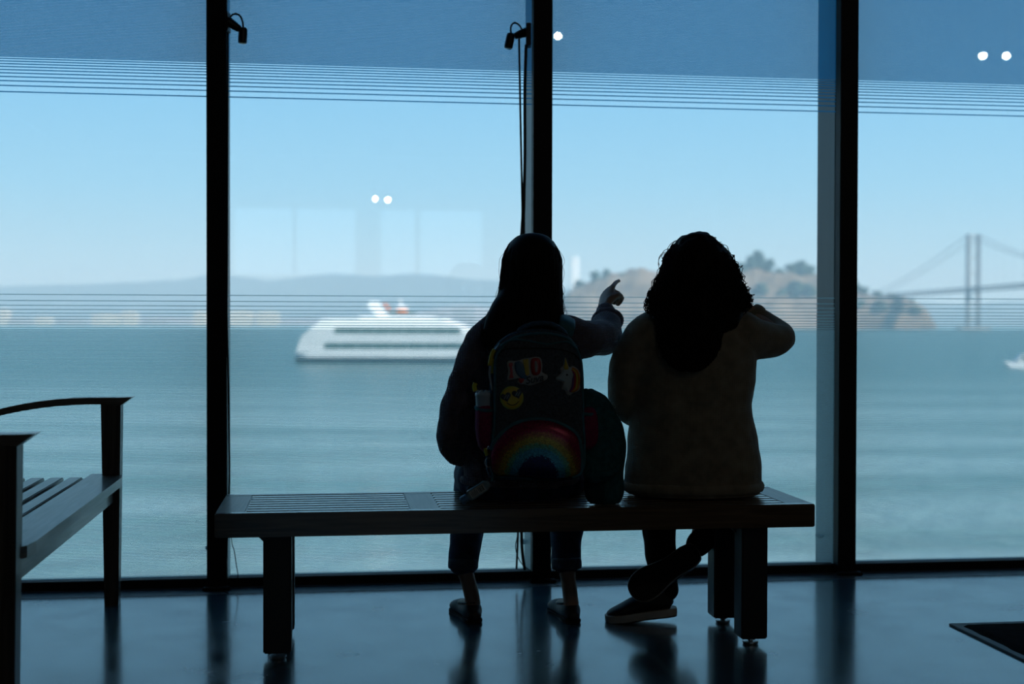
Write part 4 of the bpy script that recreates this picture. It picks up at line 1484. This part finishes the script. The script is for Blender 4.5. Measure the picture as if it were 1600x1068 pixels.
rnd = random.Random(5)
for k in range(470):
    phi = rnd.uniform(math.pi * 0.90, math.pi * 2.10)
    t0 = rnd.uniform(.02, .5) if k < 320 else rnd.uniform(.45, .72)
    t1 = min(1.0, t0 + rnd.uniform(.25, .55))
    off = rnd.uniform(.95, 1.03)
    amp, fq, ph0 = rnd.uniform(.004, .009), rnd.uniform(3.5, 7), rnd.uniform(0, 6.28)
    pts = []
    for j in range(26):
        f = j / 25
        c = sh.at(t0 + (t1 - t0) * f, phi, off)
        a = ph0 + f * fq * 6.28
        g = amp * (0.25 + f)
        pts.append(c + SD2 * math.cos(a) * g + FW2 * math.sin(a) * g)
    st.tube(pts, [.0015] + [.0024] * 22 + [.0018, .0012, .0005], 4)
build('curls', st, M['hair_brown'], wh, smooth=True, kind='stuff')
fl = MB()
for k in range(110):
    sgn = rnd.choice((-1, 1))
    if k < 76:       # loose curl ends at the sides above the shoulders
        phi = (math.pi * 1.0 if sgn < 0 else math.pi * 2.0) + rnd.uniform(-.5, .5)
        t0, ln = rnd.uniform(.32, .50), rnd.uniform(.12, .24)
    else:
        phi = rnd.uniform(math.pi * .95, math.pi * 2.05)
        t0, ln = rnd.uniform(.03, .3), rnd.uniform(.12, .25)
    amp, fq, ph0 = rnd.uniform(.004, .011), rnd.uniform(1.2, 3.0), rnd.uniform(0, 6.28)
    pts = []
    for j in range(16):
        f = j / 15
        c = sh.at(min(1, t0 + ln * f), phi, 1.0 + (.10 if k < 76 else .13) * math.sin(f * 2.4))
        a = ph0 + f * fq * 6.28
        pts.append(c + SD2 * math.cos(a) * amp + UPV * math.sin(a) * amp)
    fl.tube(pts, .0011, 4)
build('loose_curls', fl, M['hair_brown'], wh, smooth=True, kind='stuff')

# ------------------------------------------------------------------ backpack on the pointing person
M['pack_grey'] = mat('blue_grey_melange', (0.075, 0.095, 0.115), 0.9, var=0.35, scale=160, bump=0.3, bscale=500, spec=0.15)
M['pack_teal'] = mat('teal_trim', (0.035, 0.16, 0.20), 0.7, var=0.15, scale=40)
M['pack_blue'] = mat('blue_gusset', (0.035, 0.09, 0.14), 0.85, var=0.3, scale=120, bump=0.3, bscale=400)
M['pink_mesh'] = mat('pink_mesh_pocket', (0.26, 0.015, 0.085), 0.8, var=0.3, scale=200, bump=0.5, bscale=500)
M['yellow'] = mat('yellow_rubber', (0.60, 0.52, 0.03), 0.5, var=0.1, scale=40)
M['pk_white'] = mat('white_patch_edge', (0.40, 0.42, 0.41), 0.45, var=0.05)
M['pk_red'] = mat('red_patch', (0.45, 0.03, 0.03), 0.35, var=0.1)
M['pk_blue'] = mat('blue_patch', (0.04, 0.13, 0.22), 0.35, var=0.1)
M['pk_yellow'] = mat('yellow_patch', (0.62, 0.48, 0.04), 0.4, var=0.08)
M['pk_black'] = mat('black_patch', (0.006, 0.006, 0.008), 0.3, var=0.1)
M['pk_orange'] = mat('orange_patch', (0.62, 0.20, 0.03), 0.4, var=0.08)
M['pk_purple'] = mat('purple_patch', (0.16, 0.05, 0.20), 0.4, var=0.08)
M['pk_lime'] = mat('lime_patch', (0.45, 0.52, 0.10), 0.4, var=0.08)
M['pk_pale'] = mat('pale_unicorn_white', (0.42, 0.52, 0.52), 0.5, var=0.05)
M['seam'] = mat('dark_seam', (0.008, 0.010, 0.012), 0.9, var=0.1)

YF = 4.02
AW = NV.copy()
pack = empty('backpack', P(841, 752, YF + .06), TH, 'blue grey school backpack with rainbow pocket and stickers on the straight haired person', 'backpack')


def on(px, py, d=0.0):
    """point of the pack's front plane; d reaches towards the viewer"""
    return P(px, py, YF) - AW * d


def smooth_loop(pts, sub=4):
    n = len(pts)
    ext = [pts[-1]] + list(pts) + [pts[0], pts[1]]
    return catmull(ext, sub)[sub:sub * (n + 1)]


outline = [(790, 530), (812, 519), (850, 515), (886, 522), (904, 540), (912, 568), (914, 610), (915, 660), (917, 705), (912, 742), (880, 751), (840, 752), (800, 750), (768, 744), (766, 705), (770, 650), (771, 600), (771, 568), (776, 546)]
loop = smooth_loop(outline)
L0 = [P(a, b, YF) for a, b in loop]
ctr = P(842, 640, YF)
build('main_body', MB().puff(L0, [(.80, -.006), (.90, -.002), (.965, .007), (.995, .022), (1.0, .045), (.995, .095), (.96, .115), (.88, .122)], AW, ctr), M['pack_grey'], pack, smooth=True)
# gusset ring and piping round the front panel
build('front_piping', MB().tube([ctr + (p - ctr) * .955 + AW * .004 for p in L0], .0042, 8, closed=True), M['pack_teal'], pack, smooth=True)
build('gusset', MB().tube([ctr + (p - ctr) * .992 + AW * .055 for p in L0], [(.006, .034)] * len(L0), 8, side=(L0[0] - ctr), closed=True), M['pack_blue'], pack, smooth=True)
build('zip_line', MB().tube([ctr + (p - ctr) * 1.003 + AW * .035 for p in L0], .003, 6, closed=True), M['seam'], pack)
top = [(778, 556), (783, 549), (796, 544), (830, 543.5), (870, 545), (895, 552), (905, 562)]
build('panel_seam', MB().tube([on(a, b, .0068) for a, b in top], .0016, 6, sub=4), M['seam'], pack, smooth=True)
build('top_piping', MB().tube([on(a, b, .003) for a, b in [(782, 541), (792, 533), (808, 530), (830, 533), (855, 537.5), (878, 534), (890, 535), (901, 545)]], .0032, 8, sub=4), M['pack_teal'], pack, smooth=True)
hd = [P(807, 527, YF + .05), P(812, 515, YF + .045), P(828, 507, YF + .04), P(845, 504.5, YF + .04), P(864, 507, YF + .04), P(880, 517, YF + .045), P(887, 528, YF + .05)]
build('handle', MB().tube(hd, [(.012, .007)] * 7, 12, side=AW, sub=5), M['pack_blue'], pack, smooth=True)
for s, pts in ((-1, [(805, 532, 4.13), (803, 514, 4.125), (800, 503, 4.19), (796, 505, 4.27), (779, 540, 4.355), (774, 600, 4.385), (762, 670, 4.33), (765, 715, 4.22), (773, 730, 4.14)]),
               (1, [(880, 528, 4.13), (886, 508, 4.125), (887, 497, 4.19), (886, 501, 4.27), (884, 540, 4.36), (886, 600, 4.385), (898, 670, 4.33), (905, 715, 4.22), (908, 730, 4.14)])):
    build('shoulder_strap', MB().tube([P(*p) for p in pts], [(.027, .006)] * 5 + [(.024, .006)] + [(.012, .003)] * 3, 12, side=SD, sub=5), M['pack_teal'], pack, smooth=True)

# rainbow sequin pocket
pk_pts = [(767, 702), (778, 683), (798, 665), (825.5, 655.5), (857, 656), (883, 666), (900, 679), (906, 700), (907.5, 725), (904, 739), (886, 745), (851, 747), (825, 744), (794, 742), (772, 740), (766, 722)]
pl_ = smooth_loop(pk_pts)
pl3 = [on(a, b, .0) for a, b in pl_]
pc = on(837, 708, 0)


def rainbow():
    m = bpy.data.materials.new('rainbow_sequins')
    m.use_nodes = True
    nt = m.node_tree
    b = nt.nodes['Principled BSDF']
    b.inputs['Roughness'].default_value = 0.32
    b.inputs['Metallic'].default_value = 0.35
    c = PM[pack].inverted() @ on(838, 741, 0)
    tc = nt.nodes.new('ShaderNodeTexCoord')
    sp = nt.nodes.new('ShaderNodeSeparateXYZ')
    nt.links.new(tc.outputs['Object'], sp.inputs[0])
    x = maths(nt, 'SUBTRACT', sp.outputs['X'], c.x)
    z = maths(nt, 'SUBTRACT', sp.outputs['Z'], c.z)
    r = maths(nt, 'SQRT', maths(nt, 'ADD', maths(nt, 'MULTIPLY', x, x), maths(nt, 'MULTIPLY', z, z)))
    vo = nt.nodes.new('ShaderNodeTexVoronoi')
    vo.inputs['Scale'].default_value = 420
    nt.links.new(tc.outputs['Object'], vo.inputs['Vector'])
    sv = nt.nodes.new('ShaderNodeSeparateColor')
    nt.links.new(vo.outputs['Color'], sv.inputs[0])
    rr = maths(nt, 'MULTIPLY_ADD', maths(nt, 'SUBTRACT', sv.outputs[0], .5), .010, r)
    rp = nt.nodes.new('ShaderNodeValToRGB')
    rp.color_ramp.interpolation = 'CONSTANT'
    px = 4.02 / 2100
    cols = [(0, (.012, .015, .09)), (31, (.06, .32, .42)), (43, (.12, .36, .22)), (50, (.42, .30, .05)), (60, (.34, .12, .05)), (68, (.34, .02, .08))]
    el = rp.color_ramp.elements
    el[0].color = (*cols[0][1], 1)
    el[1].position = cols[1][0] * px / .2
    el[1].color = (*cols[1][1], 1)
    for p_, cc_ in cols[2:]:
        e_ = el.new(p_ * px / .2)
        e_.color = (*cc_, 1)
    nt.links.new(maths(nt, 'DIVIDE', rr, .2), rp.inputs[0])
    mx = nt.nodes.new('ShaderNodeMix')
    mx.data_type = 'RGBA'
    mx.blend_type = 'MULTIPLY'
    mx.inputs['Factor'].default_value = 0.75
    nt.links.new(rp.outputs[0], mx.inputs[6])
    nt.links.new(vo.outputs['Distance'], mx.inputs[7])
    gr = nt.nodes.new('ShaderNodeMapRange')
    gr.inputs['To Min'].default_value = 0.35
    gr.inputs['To Max'].default_value = 1.6
    nt.links.new(sv.outputs[1], gr.inputs[0])
    nt.links.new(gr.outputs[0], mx.inputs[7])
    nt.links.new(mx.outputs[2], b.inputs['Base Color'])
    bp = nt.nodes.new('ShaderNodeBump')
    bp.inputs['Strength'].default_value = 0.9
    bp.inputs['Distance'].default_value = 0.002
    nt.links.new(sv.outputs[2], bp.inputs['Height'])
    nt.links.new(bp.outputs[0], b.inputs['Normal'])
    return m


fp = build('front_pocket', MB().puff(pl3, [(1.0, .012), (1.0, -.010), (.97, -.020), (.90, -.027), (.70, -.032), (.4, -.034)], AW, pc), rainbow(), pack, smooth=True)
arch = [p - AW * .012 for p in pl3[:len(pl3) * 10 // 16]]
build('arch_piping', MB().tube(arch, [(.0075, .005)] * len(arch), 8), M['pack_teal'], fp, smooth=True)
rest = [p - AW * .012 for p in pl3[len(pl3) * 10 // 16 - 1:] + pl3[:1]]
build('lower_piping', MB().tube(rest, .0022, 6), M['seam'], fp, smooth=True)

# side pockets
for s, pts, hem in ((-1, [(745, 636), (776, 640), (775, 700), (748, 697)], [(744, 633), (756, 639), (777, 641)]),
                    (1, [(907, 646), (929, 640), (931, 690), (909, 700)], [(906, 648), (918, 647), (930, 638)])):
    q = [P(a, b, YF + .055) for a, b in pts]
    lp = smooth_loop([(*p,) for p in q], 4)
    sp_ = build('side_pocket', MB().puff([V(p) for p in lp], [(.7, -.038), (.94, -.030), (1.04, 0), (.94, .030), (.7, .038)], AW), M['pink_mesh'], pack, smooth=True)
    hc = P((hem[0][0] + hem[2][0]) / 2, (hem[0][1] + hem[2][1]) / 2, YF + .055)
    wd = (P(*hem[2][:2], YF + .055) - P(*hem[0][:2], YF + .055)).length / 2
    build('pocket_hem', MB().tube([hc + TV * math.cos(a) * wd + AW * math.sin(a) * .036 + V((0, 0, -.006 * math.sin(-a))) for a in [2 * math.pi * k / 20 for k in range(20)]], .0055, 8, closed=True), M['pack_teal'], sp_, smooth=True)

# zip pulls
for pts, r in (([(773, 546), (770, 550), (767, 560), (765, 571)], .0052), ([(772, 560), (771, 570), (770, 583)], .0046), ([(743, 598), (741, 604), (743, 611)], .0058), ([(759, 700), (760, 706), (762, 711)], .0055)):
    build('zip_pull', MB().tube([P(a, b, YF + .02) for a, b in pts], [(r * 1.2, r * .6)] * len(pts), 8, sub=3), M['yellow'], pack, smooth=True)
for (a, b, c_, d_) in ((782, 537, 774, 546), (765, 697, 762, 702)):
    build('zip_slider', MB().tube([P(a, b, YF + .015), P(c_, d_, YF + .018)], [(.005, .003), (.0035, .003)], 8), M['chrome'], pack)
build('cord_loop', MB().tube([P(a, b, YF + .02) for a, b in [(765, 572), (764, 585), (767, 600), (769, 610), (768, 600), (766, 585), (767, 572)]], .0015, 6, sub=3), M['pk_white'], pack, smooth=True)


# stickers: thin raised pieces on the front panel
def patch(name, pts, m, parent, d0, th=.0025, loop_=True, label=None):
    lp = smooth_loop(pts, 4) if loop_ else pts
    return build(name, MB().puff([on(a, b, d0) for a, b in lp], [(1.0, .002), (1.0, -th * .6), (.96, -th), (.6, -th * 1.15)], AW), m, parent, smooth=loop_, label=label)


D = .0055
lt = patch('letter_sticker', [(792, 566), (797, 563), (804, 563.5), (812, 562), (818, 559.5), (828, 558.5), (836, 557), (844, 559), (847, 570), (846.5, 580), (850, 583), (855, 586), (854, 592), (846, 596), (838, 599), (827, 602), (820, 600), (812, 599.5), (808, 596),
                                (810, 591), (803, 592), (797, 593), (792.5, 592), (793.5, 580)], M['pk_white'], pack, D, .002, label='sticker of coloured letters on a white edge')
D2 = D + .0022
patch('letter', [(794.5, 567), (799.5, 566), (801, 569), (799.5, 571), (801, 587), (802, 590), (795, 591), (795.5, 588), (797, 587), (796, 571), (794.5, 570.5)], M['pk_red'], lt, D2, .002, False)
patch('letter', [(804, 566), (812, 564), (818, 570), (821, 580), (823, 590), (816, 591.5), (808, 585), (804, 576)], M['pk_blue'], lt, D2, .002)
patch('letter', [(816.5, 561.5), (825, 560.5), (826.5, 584), (820, 589), (818.5, 574)], M['pk_yellow'], lt, D2, .002, False)
oo = patch('letter', [(830, 560.5), (836, 558.8), (842.5, 560.5), (844.5, 568), (844.5, 577), (842, 584), (836.5, 586), (831, 584), (829, 576), (828.5, 568)], M['pk_red'], lt, D2, .0035)
patch('letter_hole', [(835, 564), (837.5, 564), (839, 572), (838.5, 580), (836, 581), (834.8, 574)], M['pk_white'], lt, D2 + .0042, .0008)
patch('heart', [(814, 591.5), (816.5, 590), (818.5, 592), (817, 595.5), (813.5, 598.5), (810.5, 595.5), (809.5, 592), (811.5, 590)], M['pk_red'], lt, D2, .002)
fc = bpy.data.curves.new('lettering', 'FONT')
fc.body = 'Suva'
fc.size = 0.030
fc.shear = 0.35
fc.extrude = 0.0012
fc.bevel_depth = 0.0004
fc.align_x = 'LEFT'
tmp = bpy.data.objects.new('lettering_curve', fc)
COL.objects.link(tmp)
me = bpy.data.meshes.new_from_object(tmp.evaluated_get(bpy.context.evaluated_depsgraph_get()))
bpy.data.objects.remove(tmp)
me.name = 'lettering'
me.materials.append(M['pk_black'])
lo = bpy.data.objects.new('lettering', me)
COL.objects.link(lo)
lo.parent = lt
rot = Matrix((V((1, 0, 0)), UPV, V((0, -1, 0)))).transposed() @ Matrix.Rotation(R(12), 3, 'Z')
me.transform(PM[pack].inverted() @ (Matrix.Translation(on(820.5, 599.5, D2 + .0045)) @ rot.to_4x4()))

sm = patch('smiley_sticker', [(799.3 + 18.3 * math.cos(a), 621 + 18.3 * math.sin(a)) for a in [2 * math.pi * k / 16 for k in range(16)]], M['pk_lime'], pack, D, .002, label='round yellow smiley sticker with heart sunglasses')
patch('face_disc', [(799.3 + 16.3 * math.cos(a), 620.7 + 16.3 * math.sin(a)) for a in [2 * math.pi * k / 16 for k in range(16)]], M['pk_yellow'], sm, D2, .0015)


def heart_px(cx, cy, w, ang):
    out = []
    for k in range(24):
        t_ = 2 * math.pi * k / 24
        x_ = 16 * math.sin(t_) ** 3 / 16
        y_ = -(13 * math.cos(t_) - 5 * math.cos(2 * t_) - 2 * math.cos(3 * t_) - math.cos(4 * t_)) / 16
        ca, sa = math.cos(ang), math.sin(ang)
        out.append((cx + w * (x_ * ca - y_ * sa), cy + w * (x_ * sa + y_ * ca)))
    return out


for cx, cy in ((790, 619.5), (807.5, 614.5)):
    g_ = patch('sunglass_lens', heart_px(cx, cy, 8.2, -.30), M['pk_black'], sm, D2 + .002, .0015, False)
    for q in (-1.5, 2.2):
        build('lens_glint', MB().tube([on(cx + q + 2, cy - 3.2, D2 + .0042), on(cx + q - 1.6, cy + 3.4, D2 + .0042)], .0011, 6), M['pk_pale'], sm)
build('smile', MB().tube([on(a, b, D2 + .0022) for a, b in [(791.5, 628.5), (796, 631.5), (801, 632.3), (806, 630.3), (810, 626)]], .0011, 6, sub=4), M['pk_black'], sm, smooth=True)

un = patch('unicorn_sticker', [(882.5, 558), (886, 566), (889, 573), (895, 571.5), (902, 576), (906, 585), (905.5, 598), (906, 606), (902, 611), (895, 613.5), (890, 617), (885, 615), (882, 609), (877, 607), (879, 599), (876, 595.5), (870, 594), (868, 590), (872, 586), (876, 582), (875, 575), (879, 571), (880.5, 565)],
           M['pk_white'], pack, D, .002, label='unicorn head sticker with rainbow mane')
patch('head_shape', [(880, 574), (888, 573), (894, 577), (895, 586), (892, 595), (889, 604), (887, 612), (884, 608), (879, 605), (881, 597), (877, 594), (871, 592.5), (869.5, 589.5), (874, 586), (878, 580)], M['pk_pale'], un, D2, .0025)
patch('horn', [(882.6, 559.5), (885, 567), (887, 576), (880.5, 576), (881.5, 566)], M['pk_yellow'], un, D2 + .001, .0025)
patch('eye_dot', [(885 + 1.7 * math.cos(a), 585 + 1.7 * math.sin(a)) for a in [2 * math.pi * k / 8 for k in range(8)]], M['pk_black'], un, D2 + .003, .001)
for off_, m_ in ((0, 'pk_orange'), (3.2, 'pk_yellow'), (6.2, 'pk_red'), (9.0, 'pk_purple')):
    build('mane_stripe', MB().tube([on(a, b, D2 + .001) for a, b in [(893 - off_ * .15, 574.5 + off_ * .4), (900.5 - off_ * .55, 579 + off_ * .55), (904 - off_, 590), (903.5 - off_, 600), (901.5 - off_ * 1.0, 607), (894 - off_ * .5, 611.5)]], [(.0030, .0018)] * 6, 6, side=V((1, 0, 0)), sub=4),
          M[m_], un, smooth=True)

# ------------------------------------------------------------------ bottle in the left side pocket
M['bottle_clear'] = mat('frosted_clear_plastic', (0.45, 0.52, 0.55), 0.25, var=0.1)
M['bottle_pink'] = mat('dark_pink_drink', (0.20, 0.015, 0.05), 0.3, var=0.1)
bc = P(759, 690, YF + .055)
bt_ = empty('drinking_bottle', bc, 0, 'pink drinking bottle with clear lid in the left backpack pocket', 'bottle')
zt = P(759, 613, YF + .055).z
H_ = zt - bc.z
build('bottle_body', MB().lathe(bc, V((-.02, 0, 1)), [(0, .022), (.006, .026), (H_ * .6, .027), (H_ * .72, .027)], 18), M['bottle_pink'], bt_, smooth=True)
build('lid', MB().lathe(bc + V((-.02 * H_ * .72, 0, H_ * .72)), V((-.02, 0, 1)), [(0, .027), (.004, .0285), (H_ * .2, .029), (H_ * .22, .031), (H_ * .27, .030), (H_ * .3, .024)], 18), M['bottle_clear'], bt_, smooth=True)
for k in range(9):
    a = 2 * math.pi * k / 9
    build('ice_knob', MB().ball(bc + V((-.02 * H_ + math.cos(a) * .021, math.sin(a) * .021, H_ * 1.01)), (.007, .007, .006), 8, 6), M['bottle_clear'], bt_, smooth=True)

# ------------------------------------------------------------------ little gel bottle hanging from the zip
M['gel_clear'] = mat('clear_gel_bottle', (0.20, 0.27, 0.28), 0.2, var=0.1)
M['gel_cap'] = mat('blue_flip_cap', (0.10, 0.24, 0.40), 0.4, var=0.05)
M['gel_label'] = mat('pale_print_label', (0.42, 0.44, 0.40), 0.5, var=0.1)
GY = 4.015
g0, g1 = P(731, 776, GY), P(768, 752, GY)
ax = (g1 - g0).normalized()
gl = empty('gel_bottle', g0, 0, 'small clear gel bottle with blue cap hanging under the backpack', 'bottle')
nrm = ax.cross(V((0, 1, 0))).normalized()
if nrm.z < 0:
    nrm = -nrm
prof = [(-.002, .006), (.006, .015), (.014, .0165), (.052, .0165), (.064, .016), (.074, .010), (.078, .005)]
pol = [g0 + ax * a + nrm * b for a, b in prof] + [g0 + ax * a - nrm * b for a, b in prof[::-1]]
gbo = build('bottle_body', MB().puff(pol, [(.86, -.011), (1.0, -.007), (1.0, .007), (.86, .011)], V((0, 1, 0))), M['gel_clear'], gl, smooth=False)
lb = [g0 + ax * a + nrm * b - V((0, .0118, 0)) for a, b in ((.010, -.011), (.060, -.011), (.060, .011), (.010, .011))]
lbo = build('label', MB().prism(lb, (0, .001, 0)), M['gel_label'], gl)
for k in range(5):      # printed lines and bars
    a = .015 + k * .0045
    build('print_line', MB().tube([g0 + ax * a + nrm * (-.009) - V((0, .0121, 0)), g0 + ax * a + nrm * .009 * (1 if k % 2 else .5) - V((0, .0121, 0))], .0007, 4), M['pk_black'], lbo)
for k in range(4):
    a = .040 + k * .0045
    build('print_bar', MB().tube([g0 + ax * a - nrm * .008 - V((0, .0121, 0)), g0 + ax * a + nrm * .008 - V((0, .0121, 0))], .0013 if k % 2 else .0008, 4), M['pk_black'], lbo)
build('flip_cap', MB().lathe(g0 + ax * .001, -ax, [(0, .009), (.004, .0125), (.022, .0125), (.025, .010)], 14), M['gel_cap'], gl, smooth=False)
build('strap', MB().tube([P(768, 752, GY), P(770, 742, GY + .004), P(768, 728, GY + .008), P(765, 720, GY + .01), P(762, 714, GY + .012)], [(.0035, .0012)] * 5, 8, sub=4), M['pack_teal'], gl, smooth=True)
rc = P(763.5, 722, GY + .006)
build('split_ring', MB().tube([rc + V((math.cos(a) * .011, 0, math.sin(a) * .014)) for a in [2 * math.pi * k / 20 for k in range(20)]], .0011, 6, closed=True), M['chrome'], gl, smooth=True)

# ------------------------------------------------------------------ teal jacket heaped between the two people
M['jacket'] = mat('dark_teal_cloth', (0.022, 0.10, 0.115), 0.9, var=0.3, scale=60, bump=0.3, bscale=300, spec=0.15)
M['jacket_in'] = mat('jacket_lining', (0.012, 0.04, 0.05), 0.9, var=0.2, scale=60, spec=0.1)
jr = empty('jacket', P(944, 772, 4.16), TH, 'dark teal jacket heaped on the bench between backpack and curly haired person', 'jacket')
jk = MB()
jk.limb([P(924, 618, 4.14), P(936, 634, 4.15), P(946, 665, 4.16), P(949, 700, 4.16), P(946, 735, 4.16), P(947, 766, 4.16)], [(.022, .035), (.038, .05), (.052, .06), (.058, .066), (.056, .07), (.054, .072)], 20, side=SD, sub=4)
jk.limb([P(915, 612, 4.13), P(922, 640, 4.11), P(930, 680, 4.095), P(934, 725, 4.085), P(934, 742, 4.085)], [(.016, .018), (.032, .02), (.042, .022), (.050, .024), (.051, .024)], 16, side=SD, sub=4)
jo = fuse('cloth', jk, M['jacket'], jr, 0.006, 4, wrinkle=[(.010, 18, 18, 7, 2.0), (.005, 34, 34, 15, 6.0)])
for v in jo.data.vertices:
    w_ = PM[jr] @ v.co
    if w_.z < BZ + .003:
        v.co.z += BZ + .003 - w_.z
build('hem', MB().tube([P(914, 741, 4.09), P(922, 744, 4.064), P(938, 741, 4.056), P(955, 738, 4.064), P(963, 735, 4.09)], [(.011, .0045)] * 5, 10, side=UPV, sub=5), M['jacket'], jo, smooth=True)
fz_ = MB()
fz_.limb([P(930, 752, 4.12), P(934, 772, 4.12)], [(.036, .03), (.04, .032)], 14, side=SD, sub=3)
jl = fuse('lining', fz_, M['jacket_in'], jr, 0.006, 3, wrinkle=[(.006, 25, 25, 18, 1.0)])
for v in jl.data.vertices:
    w_ = PM[jr] @ v.co
    if w_.z < BZ + .003:
        v.co.z += BZ + .003 - w_.z
